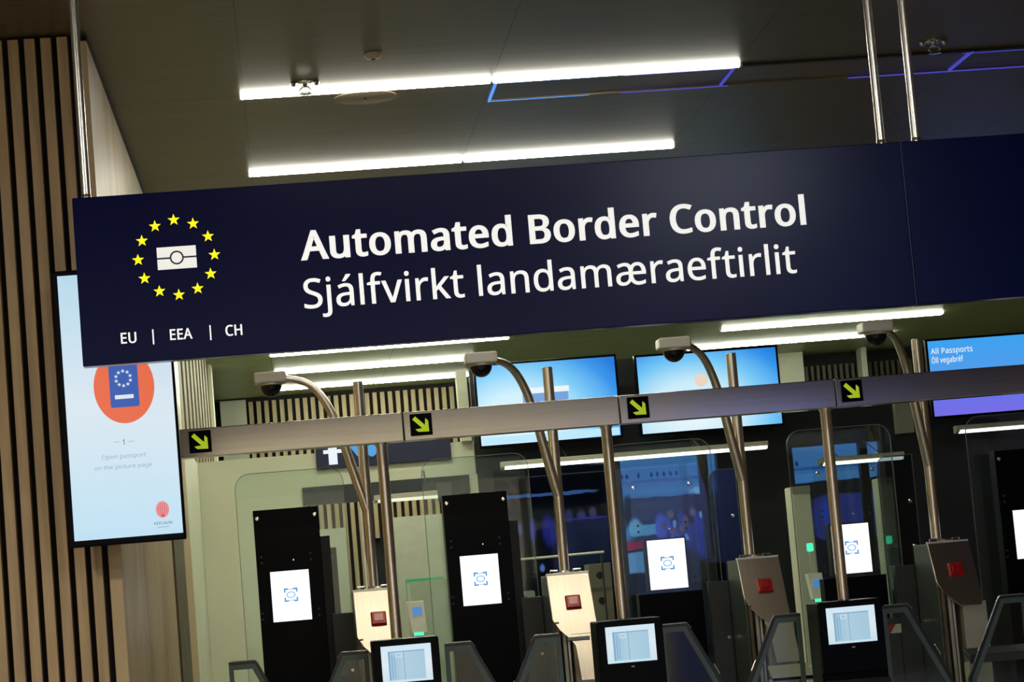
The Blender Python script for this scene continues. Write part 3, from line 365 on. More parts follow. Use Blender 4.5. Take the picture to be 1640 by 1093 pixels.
# return wall running back into the border area
mb = MB(); mb.box(-.765, SIDE, 10.40, 14.78, 0, H-.03)
struct(mb, 'wall_return', 'oak', bevel=.004)
struct(MB().box(-.80, SIDE-.015, 14.78, 14.98, 0, H), 'trim_1', 'darkback')
struct(MB().box(-.80, SIDE+.004, 14.98, 16.3, 0, H-.03), 'trim_2', 'bronze')
struct(MB().box(-.80, SIDE, 16.32, 17.5, 0, H-.03), 'trim_3', 'oak')
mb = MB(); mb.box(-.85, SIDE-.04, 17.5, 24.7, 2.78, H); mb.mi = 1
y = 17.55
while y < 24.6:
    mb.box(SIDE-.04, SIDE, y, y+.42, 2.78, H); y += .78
struct(mb, 'wall_side', ['darkback', 'shadedslat'])
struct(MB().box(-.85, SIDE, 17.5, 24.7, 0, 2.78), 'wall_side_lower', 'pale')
struct(MB().box(-.85, SIDE+.03, 24.7, 25.1, 0, H), 'trim_4', 'pale')
struct(MB().box(-.80, SIDE-.001, 10.44, 16.3, H-.03, H-.0), 'trim_5', 'darkback')

# rear wall: slats over greenish panels, far behind the lanes
mb = MB(); mb.box(-1.5, 9.0, 29.0, 29.2, 0, H)
mb.mi = 1
for i in range(-8, 58):
    x = -.39+i*.0905
    if i < 0: continue
    if 0 <= i < 27 or i >= 70: mb.box(x, x+.05, 28.9, 29.0, (0 if 2 <= i < 14 else 2.3), H-.05)
mb.mi = 2
mb.box(-.72, -.42, 28.88, 29.0, 2.3, H-.02)
mb.box(-1.5, -.22, 28.85, 29.0, 0, 2.3); mb.box(.30, .62, 28.85, 29.0, 0, 2.45); mb.box(1.16, 2.05, 28.85, 29.0, 0, 2.52)
mb.mi = 3
mb.box(2.05, 9.0, 28.85, 29.0, 0, 3.72)
struct(mb, 'wall_back', ['darkback', 'shadedslat', 'greige', 'booth'])
mb = MB(); mb.box(5.6, 8.9, 28.8, 28.84, 3.2, 3.72)
mb.mi = 1
for i in range(46): mb.box(5.62+i*.07, 5.655+i*.07, 28.74, 28.8, 3.2, 3.9)
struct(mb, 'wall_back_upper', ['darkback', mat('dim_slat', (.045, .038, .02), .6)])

# pale partition with the opening into the room behind
mb = MB(); mb.box(SIDE, .11, 20.0, 20.12, 0, 2.79)
mb.box(.11, 1.52, 20.0, 20.12, 2.52, 2.79); mb.box(1.46, 1.53, 20.0, 20.12, 0, 2.52)
struct(mb, 'wall_partition', 'pale')
struct(MB().box(.11, 1.46, 19.97, 20.1, 2.375, 2.515), 'trim_6', 'darkgrey')
# upper bulkhead edge and pale jamb right of the slats
mb = MB(); mb.box(1.42, 1.50, 19.9, 20.1, 2.79, 3.36)
struct(mb, 'trim_7', 'pale')

# dark glazed booth wall, with window openings onto the lit picture behind
W1 = (1.66, 2.60, .9, 2.55); W2 = (2.70, 3.50, .9, 2.545); W3 = (4.13, 4.87, .9, 2.53)
mb = MB(); YB = 20.0
for x0, x1 in ((1.53, 1.66), (2.60, 2.70), (3.50, 4.13), (4.87, 9.0)): mb.box(x0, x1, YB, YB+.12, 0, 2.82)
for x0, x1, z0, z1 in (W1, W2, W3): mb.box(x0, x1, YB, YB+.12, z1, 2.82); mb.box(x0, x1, YB, YB+.12, 0, z0)
mb.box(3.35, 3.42, YB, YB+.1, .9, 2.545); mb.box(4.69, 4.755, YB, YB+.1, .9, 2.53)
mb.box(1.53, 4.05, YB, YB+.06, 2.82, 3.365)
struct(mb, 'wall_booth', 'booth')
for i, (x0, x1, z0, z1) in enumerate((W1, W2, W3)):
    struct(MB().box(x0, x1, YB+.03, YB+.036, z0, z1), 'window_%d' % (i+1), 'glassdark' if i == 0 else 'glass')
struct(MB().box(1.53, 9.0, 23.2, 23.3, 0, 2.8), 'wall_booth_rear', 'blackmatt')

# beige pillars right of the screens and in the lanes
def pillar(x0, x1, y, z0, z1, m, label):
    o = thing('pillar', ((x0+x1)/2, y, 0), label, 'pillar')
    MB().box(-(x1-x0)/2, (x1-x0)/2, 0, .25, z0, z1).build('shaft', m, o, bevel=.01)
    MB().box(-(x1-x0)/2+.004, (x1-x0)/2-.004, -.012, 0, z1-.05, z1).build('cap', 'greige', o)
    return o
pillar(5.80, 6.10, 28.4, 0, H, 'greige', 'beige pillar between the second blue wall screen and the dark slats')
pillar(6.79, 6.86, 28.4, 0, H, 'greige', 'thin beige pillar just below the fourth dome camera, against the dark slats')
struct(MB().box(5.0, 5.14, 19.9, 20.0, 2.57, 2.82), 'trim_8', 'greige')
pillar(3.60, 3.74, 17.6, 0, 1.0+1.13, 'pale', 'pale narrow pillar behind the third gate lane, left of the fourth white scanner screen')
pillar(4.30, 4.40, 17.8, 0, 2.15, 'pale', 'pale narrow pillar right of the fourth white scanner screen')

# ================================================================ CEILING FITTINGS
def ceiling_strip(x0, x1, y, m, label, group, w=.05, join=True):
    L = x1-x0; o = thing('ceiling_light', ((x0+x1)/2, y, H), label, 'light', group)
    for a, b in ((-L/2, -.006), (.006, L/2)):
        MB().prism(rounded(a, b, -w*.28, .0, w*.1, n=2), -w/2, w/2).build('diffuser', m, o)
    for s in (-1, 1): MB().box(min(s*L/2, s*(L/2+.012)), max(s*L/2, s*(L/2+.012)), -w/2, w/2, -.02, 0).build('end_cap', 'beige', o)
    return o
G = 'linear strip lights in the ceiling'
ceiling_strip(-.09, 2.37, 11.87, 'strip', 'upper long ceiling light strip above the sign, nearest the top of the photo', G, .055)
ceiling_strip(-.09, 2.37, 14.03, 'strip', 'lower long ceiling light strip just above the sign', G, .06)
# rows over the lanes that the sign hides, and unseen strips added over the hall
for y in (16.1, 18.2, 20.4, 22.4):
    o = ceiling_strip(-.09, 2.37, y, 'stripfar', 'ceiling light strip over the lanes behind the sign', 'strip lights hidden by the sign', .06)
for y, xa, xb in ((5.6, -.09, 2.37), (3.4, 2.0, 2.2)):  # the short strip is placed for a sheen on the sign
    ceiling_strip(xa, xb, y, 'strip', 'unseen ceiling light strip over the hall in front of the sign', 'unseen strip lights in front of the sign', .06)
ceiling_strip(-.08, 2.27, 24.2, 'stripfar', 'ceiling light strip grazing the bottom edge of the sign at left', G, .07)
ceiling_strip(-.05, 2.05, 26.0, 'stripfar', 'ceiling light strip running between the first two dome cameras', G, .10)
ceiling_strip(-.03, 2.13, 27.95, 'stripfar', 'rearmost ceiling light strip just above the far slatted wall', G, .09)
ceiling_strip(4.54, 6.86, 24.95, 'stripfar', 'ceiling light strip under the sign at right, above the fourth dome camera', G, .09)
ceiling_strip(4.48, 6.78, 26.8, 'stripfar', 'ceiling light strip between the third and fourth dome cameras', G, .095)

# slotted channel; blue reflections on its trim drawn as glowing lines
o = thing('ceiling_channel', (2.9, 12.1, H), 'long recessed ceiling channel outlined by thin blue reflections', 'ceiling channel')
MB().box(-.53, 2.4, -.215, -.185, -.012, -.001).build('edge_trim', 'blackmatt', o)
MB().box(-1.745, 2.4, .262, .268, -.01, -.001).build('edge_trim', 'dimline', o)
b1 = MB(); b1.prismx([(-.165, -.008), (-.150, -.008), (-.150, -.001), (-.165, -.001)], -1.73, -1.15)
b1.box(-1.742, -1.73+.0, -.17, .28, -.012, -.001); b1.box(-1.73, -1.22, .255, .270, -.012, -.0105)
tag(b1.build('reflection_line', 'bluereflect', o), 'bright pale blue reflection line')
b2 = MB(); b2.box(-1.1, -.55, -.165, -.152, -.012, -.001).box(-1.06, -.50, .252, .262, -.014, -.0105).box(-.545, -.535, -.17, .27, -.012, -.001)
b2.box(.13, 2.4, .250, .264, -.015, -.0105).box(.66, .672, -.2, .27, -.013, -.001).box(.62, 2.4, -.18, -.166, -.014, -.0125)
tag(b2.build('reflection_line', 'violetreflect', o), 'violet blue reflection line')

def sprinkler(x, y, label):
    o = thing('sprinkler', (x, y, H), label, 'sprinkler', 'fire sprinklers')
    MB().lathe((0, 0, 0), [(.045, 0), (.045, -.006), (.03, -.012), (.012, -.014), (.012, -.03)], 20).build('escutcheon', 'chrome', o, smooth=True)
    mb = MB()
    for s in (-1, 1): mb.tube([(s*.012, 0, -.028), (s*.03, 0, -.045), (s*.012, 0, -.06)], .004, 8)
    mb.tube([(-.012, 0, -.06), (.012, 0, -.06)], .004, 8)
    mb.build('arms', 'chrome', o, smooth=True)
    MB().lathe((0, 0, -.06), [(.03, 0), (.032, -.004), (.012, -.006)], 16).build('deflector', 'chrome', o, smooth=True)
    for s in (-1, 1): MB().lathe((s*.055, 0, -.012), [(.012, .012), (.016, .004), (.012, -.008), (.004, -.012)], 12).build('clip', 'chrome', o, smooth=True)
sprinkler(.222, 11.636, 'small chrome sprinkler beside the upper ceiling light strip')
sprinkler(3.295, 11.636, 'small dark sprinkler head right of the hanging rods')
o = thing('ceiling_speaker', (.524, 12.094, H), 'large flush round ceiling speaker beside the upper light strip', 'ceiling speaker')
MB().lathe((0, 0, 0), [(.155, 0), (.155, -.006), (.148, -.008)], 40).build('grille', mat('speaker_grille', (.26, .21, .12), .6), o, smooth=True)
MB().lathe((0, 0, -.008), [(.008, 0), (.006, -.004)], 10).build('screw', 'blackmatt', o)
o = thing('smoke_detector', (.533, 11.136, H), 'small round detector disc on the ceiling above the upper light strip', 'smoke detector')
MB().lathe((0, 0, 0), [(.042, 0), (.042, -.012), (.032, -.022), (.012, -.026)], 24).build('body', mat('detector_shell', (.5, .45, .3), .5), o, smooth=True)
MB().lathe((0, 0, -.026), [(.01, 0), (.008, -.004)], 10).build('sensor', 'blackmatt', o)
sprinkler(1.92, 21.5, 'faint sprinkler on the greenish ceiling under the middle of the sign')

# ================================================================ THE SIGN
YS = 9.0
sg = thing('hanging_sign', (0, YS, 2.487), 'long navy overhead sign reading Automated Border Control in English and Icelandic', 'sign')
SZ = 2.487; HT = .619
MB().box(-.705, 2.381, 0, .07, 0, HT).build('panel', 'navy', sg, bevel=.003)
MB().box(2.385, 5.47, 0, .07, 0, HT).build('panel', 'navy', sg, bevel=.003)
MB().box(2.379, 2.387, .004, .066, .001, HT-.001).build('joint', 'emblemline', sg)
for i, x in enumerate((-.655, 2.318, 2.452, 5.40)):
    rr = .0165 if i else .017
    rod = MB().tube([(x, .035, HT-.004), (x, .035, H-SZ)], rr, 20).build('hanging_rod', 'rod', sg, smooth=True)
    MB().lathe((x, .035, HT-.001), [(.019, 0), (.019, .012), (.0165, .018)], 20).build('collar', 'chrome', rod, smooth=True)
yl = -.0012
lettering('english_word', 'Automated Border Control', .108, 1.994, 2.8195-SZ, yl, .1035, 'white', sg, bold=(.027, .014), track=.030)
lettering('icelandic_word', 'Sjálfvirkt landamæraeftirlit', .108, 1.941, 2.6395-SZ, yl, .107, 'white', sg, bold=(.007, .004), track=.006)
for t, a, b in (('EU', -.563, -.507), ('EEA', -.386, -.305), ('CH', -.185, -.124)):
    lettering('country_code', t, a, b, 2.5605-SZ, yl, .038, 'white', sg, bold=(.018, .010), track=.02)
for x in (-.4465, -.2395): MB().box(x-.0025, x+.0025, yl-.001, -.0002, 2.549-SZ, 2.604-SZ).build('divider', 'white', sg)
cx, cz, R = -.343, 2.8615, .1385
for i in range(12):
    a = math.pi*2*i/12
    MB().prism(star5(cx+R*math.sin(a)*1.0, cz+R*math.cos(a)-SZ, .0225), yl-.001, -.0002).build('star', 'star', sg)
em = MB().prism(rect(-.4125, -.2705, 2.8195-SZ, 2.9015-SZ), yl-.0005, -.0002).build('passport_symbol', 'emblemwhite', sg)
MB().box(-.4125, -.2705, yl-.0012, yl-.0006, 2.8575-SZ, 2.8635-SZ).build('symbol_line', 'emblemline', em)
mb = MB(); ring(mb, ellipse(-.3415, 2.8605-SZ, .0255, .0255, 32), ellipse(-.3415, 2.8605-SZ, .0195, .0195, 32), yl-.0022, yl-.0013)
mb.build('symbol_ring', 'emblemline', em)
MB().prism(ellipse(-.3415, 2.8605-SZ, .0195, .0195, 32), yl-.0021, yl-.0013).build('symbol_disc', 'emblemwhite', em)

# ================================================================ PORTRAIT DISPLAY ON THE SLATTED WALL
YD = 10.1
X0, X1, Z0, Z1 = -.897, -.425, 1.872, 3.0
ds = thing('portrait_display', ((X0+X1)/2, YD, Z0), 'tall portrait information screen with orange circle and passport, on the slatted wall', 'display')
c = (X0+X1)/2
def dx(x): return x-c
MB().box(dx(X0), dx(X1), 0, .07, 0, Z1-Z0).build('housing', 'black', ds, bevel=.006)
MB().box(dx(X0)+.1, dx(X1)-.12, .07, .27, .3, .8).build('wall_mount', 'blackmatt', ds)
scr = MB().box(dx(-.871), dx(-.436), -.004, .002, .026, Z1-Z0-.022).build('screen', screen_mat('pale_blue_screen', [(0, (196, 232, 252)), (.5, (226, 240, 250)), (1, (190, 226, 246))], 'Z', .9), ds)
def fl(z): return z-Z0
MB().prism(ellipse(dx(-.632), fl(2.508), .122, .150, 48), -.006, -.004).build('orange_circle', glow('orange_disc', (234, 108, 72), .95), scr)
pb = MB().prism(rounded(dx(-.690), dx(-.574), fl(2.424), fl(2.620), .008), -.008, -.006).build('passport_picture', glow('passport_blue', (52, 92, 176), .95), scr)
pw = glow('passport_white', (225, 236, 248), .95)
for i in range(10):
    a = 2*math.pi*i/10
    MB().prism(star5(dx(-.633)+.030*math.sin(a), fl(2.541)+.030*math.cos(a), .0085), -.0095, -.008).build('passport_star', pw, scr)
MB().prism(rect(dx(-.671), dx(-.596), fl(2.458), fl(2.474)), -.0095, -.008).build('passport_bar', pw, scr)
tx = glow('grey_text', (148, 182, 200), .9)
lettering('step_number', '1', dx(-.652), dx(-.645), fl(2.272), -.0065, .021, glow('teal_text', (80, 130, 160), .9), scr, bold=(.02, .01))
MB().box(dx(-.690), dx(-.665), -.006, -.004, fl(2.2835), fl(2.2855)).build('rule', tx, scr)
MB().box(dx(-.632), dx(-.606), -.006, -.004, fl(2.2825), fl(2.2845)).build('rule', tx, scr)
lettering('instruction_word', 'Open passport', dx(-.740), dx(-.562), fl(2.218), -.0065, .0165, tx, scr)
lettering('instruction_word', 'on the picture page', dx(-.772), dx(-.541), fl(2.176), -.0065, .0165, tx, scr)
lg = MB().prism(ellipse(dx(-.512), fl(1.998), .027, .034, 28), -.006, -.004).build('logo_disc', glow('logo_pink', (232, 150, 152), .95), scr)
mb = MB()
for i in range(-2, 3): mb.prism(ellipse(dx(-.512)+i*.0085, fl(1.998), .0014, .030-abs(i)*.004, 12), -.0072, -.006)
for i in range(-2, 3): mb.prism(ellipse(dx(-.512), fl(1.998)+i*.011, .022-abs(i)*.002, .0012, 12), -.0084, -.0074)
mb.build('logo_lines', glow('logo_line_red', (214, 110, 115), .95), scr)
MB().prism([(dx(-.520), fl(1.970)), (dx(-.503), fl(1.968)), (dx(-.511), fl(1.984))], -.0096, -.0086).build('logo_tip', glow('logo_red', (216, 70, 60), .95), scr)
lettering('logo_name', 'KEFLAVIK', dx(-.549), dx(-.474), fl(1.938), -.0065, .0105, glow('logo_grey', (120, 130, 140), .9), scr, bold=(.01, .01))
MB().box(dx(-.535), dx(-.490), -.006, -.004, fl(1.926), fl(1.929)).build('rule', tx, scr)

# ================================================================ OVERHEAD RAIL WITH ARROWS AND ITS THIN POLES
YR = 11.9; RZ = 2.313; RT = 2.452; P = 1.0705
gr = thing('overhead_rail', (0, YR, 0), 'long horizontal brushed steel rail over the gate lanes on thin poles', 'rail')
seams = [-.53, .573, 1.628, 2.70, 3.77, 4.84]
for a, b in zip(seams[:-1], seams[1:]):
    MB().box(a+.0015, b-.0015, 0, .09, RZ, RT).build('rail_section', 'rail', gr, bevel=.004)
mb = MB().box(-.528, 4.83, .006, .084, RZ+.004, RT-.004); mb.build('core', 'blackmatt', gr)
for k in range(4):
    ax = -.402+k*1.0607
    pl = MB().box(ax-.053, ax+.053, -.012, -.0005, 2.386-.053, 2.386+.053).build('arrow_plate', 'black', gr, bevel=.002)
    # arrow pointing down to the right
    q = .045; s = .7071
    def rt(p): return (ax+(p[0]+p[1])*s*1.0, 2.386+(-p[0]+p[1])*s)
    shape = [(-.052, -.010), (.012, -.010), (-.009, -.036), (.009, -.036), (.047, .0), (.009, .036), (-.009, .036), (.012, .010), (-.052, .010)]
    tri = [rt((x+.004, z)) for x, z in shape]
    MB().prism(tri, -.0145, -.012).build('arrow', 'arrow', pl)
for k in range(5):
    px = .465+k*1.075 if k else .462
    if k == 1: px = 1.560
    if k == 2: px = 2.650
    po = MB().tube([(px, .045, 1.3745), (px, .045, RZ+.01)], .0265, 20).build('pole', 'polesteel', gr, smooth=True)
    MB().lathe((px, .045, RZ-.012), [(.031, 0), (.031, .012)], 20).build('collar', 'steel', po)

# ================================================================ FRONT DOCUMENT TERMINALS
def terminal():
    o = thing('document_terminal', (0, 0, 0), '', 'terminal', 'black document terminals under the overhead rail')
    MB().prism(rounded(-.157, .157, 0, 1.373, .008, 'tl tr'), .03, .26).build('cabinet', 'black', o, bevel=.004)
    hs = MB().prism(rounded(-.157, .157, 1.03, 1.372, .01), 0, .03).build('monitor_housing', 'black', o, bevel=.004)
    sc = MB().box(-.118, .118, -.003, .001, 1.171, 1.343).build('screen', 'tabscreen', hs)
    MB().box(-.086, .086, -.005, -.003, 1.182, 1.318).build('page_picture', 'tabblue', hs)
    MB().box(-.086, -.078, -.0065, -.005, 1.182, 1.318).box(-.014, -.011, -.0065, -.005, 1.182, 1.318).box(-.084, .084, -.0065, -.005, 1.312, 1.316).box(-.07, -.066, -.0065, -.005, 1.19, 1.30).box(-.058, -.055, -.0065, -.005, 1.19, 1.30).build('page_line', 'tabline', hs)
    mb = MB(); ring(mb, rounded(-.052, -.022, 1.288, 1.308, .004, n=3), rounded(-.050, -.024, 1.290, 1.306, .003, n=3), -.0065, -.005)
    mb.build('page_line', 'tabwhite', hs)
    MB().prism(ellipse(.0, 1.150, .009, .004, 12), -.002, .001).build('maker_mark', 'greige', hs)
    MB().prismx([(-.10, .92), (.03, .92), (.03, 1.00), (-.06, 1.00)], -.15, .15).build('reader_tray', 'blackmatt', o, bevel=.006)
    return o
M['tabscreen'] = screen_mat('terminal_screen', [(0, (206, 232, 242)), (.5, (226, 240, 246)), (1, (214, 236, 250))], 'Z', .92)
M['tabblue'] = screen_mat('terminal_page', [(0, (160, 200, 224)), (.4, (178, 212, 230)), (1, (170, 206, 228))], 'X', .9)
M['tabline'] = glow('terminal_line', (128, 172, 204), .9)
M['tabwhite'] = glow('terminal_white', (240, 246, 250), .95)
t0 = terminal()
labels = ['lit document terminal at the bottom left, below the leftmost red button kiosk',
          'lit document terminal in the middle, right of the cream kiosk with a slot',
          'lit document terminal at right, below the pole left of the darkest kiosk']
for k in range(3):
    o = t0 if k == 0 else copy_tree(t0)
    o.location = (.491+k*1.0655, 11.7, 0); o['label'] = labels[k]

# ================================================================ RED-BUTTON KIOSKS
def kiosk(k):
    x = .425+k*1.0655+(0, .0, .0, .015)[k]
    lab = ['cream lit steel kiosk with a red button, leftmost of the four',
           'cream lit steel kiosk with a red button and a dark slot, second from left',
           'dark brown steel kiosk with a red button, third from left',
           'dark brown steel kiosk with a red button at the far right'][k]
    o = thing('button_kiosk', (x, 13.5, 0), lab, 'kiosk', 'steel kiosks with red buttons')
    # sloping front plate, leaning back about 29 degrees
    tilt = math.radians(TILT); L = .40
    poly = [(-.117, 0), (-.117, -.285), (-.085, -.35), (-.03, -.415), (.115, -.395), (.122, -.36), (.117, 0)] if k < 2 else \
           [(-.117, 0), (-.117, -.25), (-.09, -.32), (-.05, -.375), (-.01, -.415), (.105, -.415), (.118, -.36), (.117, 0)]
    n = len(poly); mb = MB()
    def pt(u, v, d): return (u, v*math.sin(tilt)*1+.10+d*math.cos(tilt), 1.624+v*math.cos(tilt)+d*math.sin(tilt)*0+(-d*math.sin(tilt)*-1)*0)
    vs = [pt(u, v, 0) for u, v in poly]+[pt(u, v, .012) for u, v in poly]
    mb.add(vs, [tuple(range(n)), tuple(range(2*n-1, n-1, -1))]+[(i, (i+1) % n, (i+1) % n+n, i+n) for i in range(n)])
    mb.build('front_plate', 'plate', o, bevel=.003)
    # housing behind the plate
    zt = 1.618; yt = .112
    yb = .10-.29*math.sin(tilt)+.014; zb = 1.624-.29*math.cos(tilt)
    MB().prismx([(yt+.004, zt), (yb, zb), (yb+.03, 0), (.42, 0), (.42, zt)], -.117, -.105).prismx([(yt+.004, zt), (yb, zb), (yb+.03, zb-.1), (.42, zb-.1), (.42, zt)], -.105, .112).build('housing', 'sidegreen', o, bevel=.003)
    zc = 1.624-.40*math.cos(tilt); yc = .10-.40*math.sin(tilt)+.014
    MB().box(-.02 if k < 3 else .0, .135, yc, .36, 0, zc+.01).build('column', 'plate' if k == 1 else 'beige', o, bevel=.004)
    for i, (a, b) in enumerate(((-.105, -.085), (-.07, -.05), (-.045, -.03))):
        MB().box(a, b, yc+.03+i*.01, .3, 0, zc+.09-i*.03).build('column_rib', ['bronze', 'beige', 'polesteel'][i], o, bevel=.003)
    MB().box(-.118, .118, .095, .125, 1.617, 1.629).build('top_lip', 'steel', o, bevel=.002)
    for u in (-.07, .06): MB().tube([(u-.02, .14, 1.63), (u-.02, .14, 1.642), (u+.02, .14, 1.642), (u+.02, .14, 1.63)], .005, 8).build('hinge', 'chrome', o, smooth=True)
    MB().lathe((0.005, .19, 1.62), [(.042, 0), (.042, .012), (.034, .022)], 20).build('pole_collar', 'steel', o, smooth=True)
    # button
    bt = MB()
    def q(u, v, d): p = pt(u, v, 0); return (p[0], p[1]-d*math.cos(tilt), p[2]+d*math.sin(tilt))
    def slab(mb, u0, u1, v0, v1, d0, d1, ins=0):
        a = [q(u0, v0, d0), q(u1, v0, d0), q(u1, v1, d0), q(u0, v1, d0), q(u0+ins, v0+ins, d1), q(u1-ins, v0+ins, d1), q(u1-ins, v1-ins, d1), q(u0+ins, v1-ins, d1)]
        return mb.add(a, [(0, 1, 2, 3), (4, 7, 6, 5), (0, 4, 5, 1), (1, 5, 6, 2), (2, 6, 7, 3), (3, 7, 4, 0)])
    vb = -.184
    bf = slab(MB(), -.034, .052, vb-.043, vb+.043, 0, .018, .006).build('red_button', 'red', o, bevel=.003)
    slab(MB(), -.019, .037, vb-.026, vb+.026, .018, .024, .005).build('button_lens', 'redreflect' if k < 2 else 'redlens', bf, bevel=.002)
    if k == 1:
        slab(MB(), -.050, .070, -.418, -.398, -.002, .003).build('slot', 'wingedge', o)
        for a in ((-.03, .085, -.381, -.378), (.085, .088, -.60, -.378)): slab(MB(), *a, 0, .0015).build('door_line', 'beige', o)
    if k < 3:
        lp = [(-.015, -.30), (-.03, -.417), (-.012, -.45), (-.005, -.66), (.125, -.66), (.119, -.30)]; n2 = len(lp)
        vs = [pt(u, v, .003) for u, v in lp]+[pt(u, v, .014) for u, v in lp]
        MB().add(vs, [tuple(range(n2)), tuple(range(2*n2-1, n2-1, -1))]+[(i, (i+1) % n2, (i+1) % n2+n2, i+n2) for i in range(n2)]).build('lower_panel', 'beige' if k == 2 else 'plate', o, bevel=.002)  # beige on the third kiosk stands for a reflection in its steel
    # low dark cabinet on the left
    MB().box(-.235, -.119, .42, .485, 0, 1.51).build('side_cabinet', 'cabinet', o, bevel=.004)
    MB().lathe((-.145, .418, 1.19), [(.009, 0), (.009, .006)], 12, 'Y').build('screw', 'chrome', o)
    return o, x
TILT = 29
posts = []
for k in range(4): posts.append(kiosk(k))

# shelf rails to the right of the two dark kiosks
o = thing('armrest_rail', (2.47, 12.5, 0), 'beige horizontal armrest bar right of the third kiosk foot', 'armrest')
MB().prismx([(0, .985), (.12, 1.045), (.12, 1.06), (0, 1.0)], -.10, .17).build('rest', 'beige', o)
MB().box(-.10, .17, 0, .03, .978, 1.0).build('lip', 'beige', o); MB().box(-.10, -.07, .03, .12, 0, .99).build('leg', 'beige', o)
MB().prism(ellipse(.11, 1.043, .016, .008, 12), -.002, .01).build('indicator', 'greendim', o)
o = thing('armrest_rail', (3.6, 12.5, 0), 'dark grey horizontal armrest bar at the bottom right corner', 'armrest')
MB().prismx([(0, .985), (.14, 1.04), (.14, 1.06), (0, 1.03)], -.20, .45).build('rest', 'cabinet', o, bevel=.003)
MB().box(-.20, -.16, .03, .13, 0, .99).build('leg', 'beige', o); MB().box(.30, .34, .03, .13, 0, .99).build('leg', 'cabinet', o)

# ================================================================ CAMERA POSTS
def camera_post(k):
    x = (.425, 1.487, 2.530, 3.598)[k]
    lab = ['round steel post with a dome camera on a curved arm, leftmost of the row',
           'round steel post with a dome camera, in front of the first blue screen',
           'round steel post with a dome camera, in front of the second blue screen',
           'round steel post with a dome camera, beside the rightmost blue screen'][k]
    o = thing('camera_post', (x, 13.69, 1.643), lab, 'camera post', 'dome camera posts')
    b = 1.643
    MB().tube([(0, 0, 0.0), (0, 0, 2.775-b)], .0285, 24).build('pole', 'polesteel', o, smooth=True)
    MB().lathe((0, 0, 2.772-b), [(.0285, 0), (.026, .006)], 24).build('pole_cap', 'steel', o)
    ang = math.radians((8, 36, 40, 49)[k]); ca, sa = math.cos(ang), math.sin(ang)
    prof = [(.0, 2.06), (-.028, 2.16), (-.072, 2.32), (-.12, 2.50), (-.17, 2.64), (-.235, 2.745), (-.31, 2.80), (-.40, 2.822)]
    pts = []
    for i in range(len(prof)-1):
        for t in (0, .34, .67):
            p0, p1, p2, p3 = prof[max(i-1, 0)], prof[i], prof[i+1], prof[min(i+2, len(prof)-1)]
            pts.append(tuple(.5*((2*p1[d])+(-p0[d]+p2[d])*t+(2*p0[d]-5*p1[d]+4*p2[d]-p3[d])*t*t+(-p0[d]+3*p1[d]-3*p2[d]+p3[d])*t**3) for d in (0, 1)))
    pts.append(prof[-1])
    zs = (2.84-b)
    arm = MB().tube([(p*ca, p*sa-.0, z-b) for p, z in pts], [.030-.011*i/(len(pts)-1) for i in range(len(pts))], 12).build('arm', 'polesteel', o, smooth=True)
    cx, cy = -.485*ca, -.485*sa
    hs = MB().prism(rounded(-.088, .088, 2.797-b, 2.857-b, .012), -.075, .075).build('camera_housing', 'camwhite', o, bevel=.01)
    hs.location = (cx, cy, 0); hs.rotation_euler = (0, 0, (.0, .0, .0, .0)[k])
    bz = 2.800-b
    MB().lathe((0.0, 0, bz), [(.066, 0), (.068, -.010), (.064, -.014)], 28).build('dome_ring', 'camwhite', hs, smooth=True)
    MB().lathe((0.0, 0, bz-.012), [(.061*math.cos(math.radians(a)), -.064*math.sin(math.radians(a))) for a in range(0, 90, 12)]+[(.002, -.064)], 28).build('dome', 'dome', hs, smooth=True)
for k in range(4): camera_post(k)

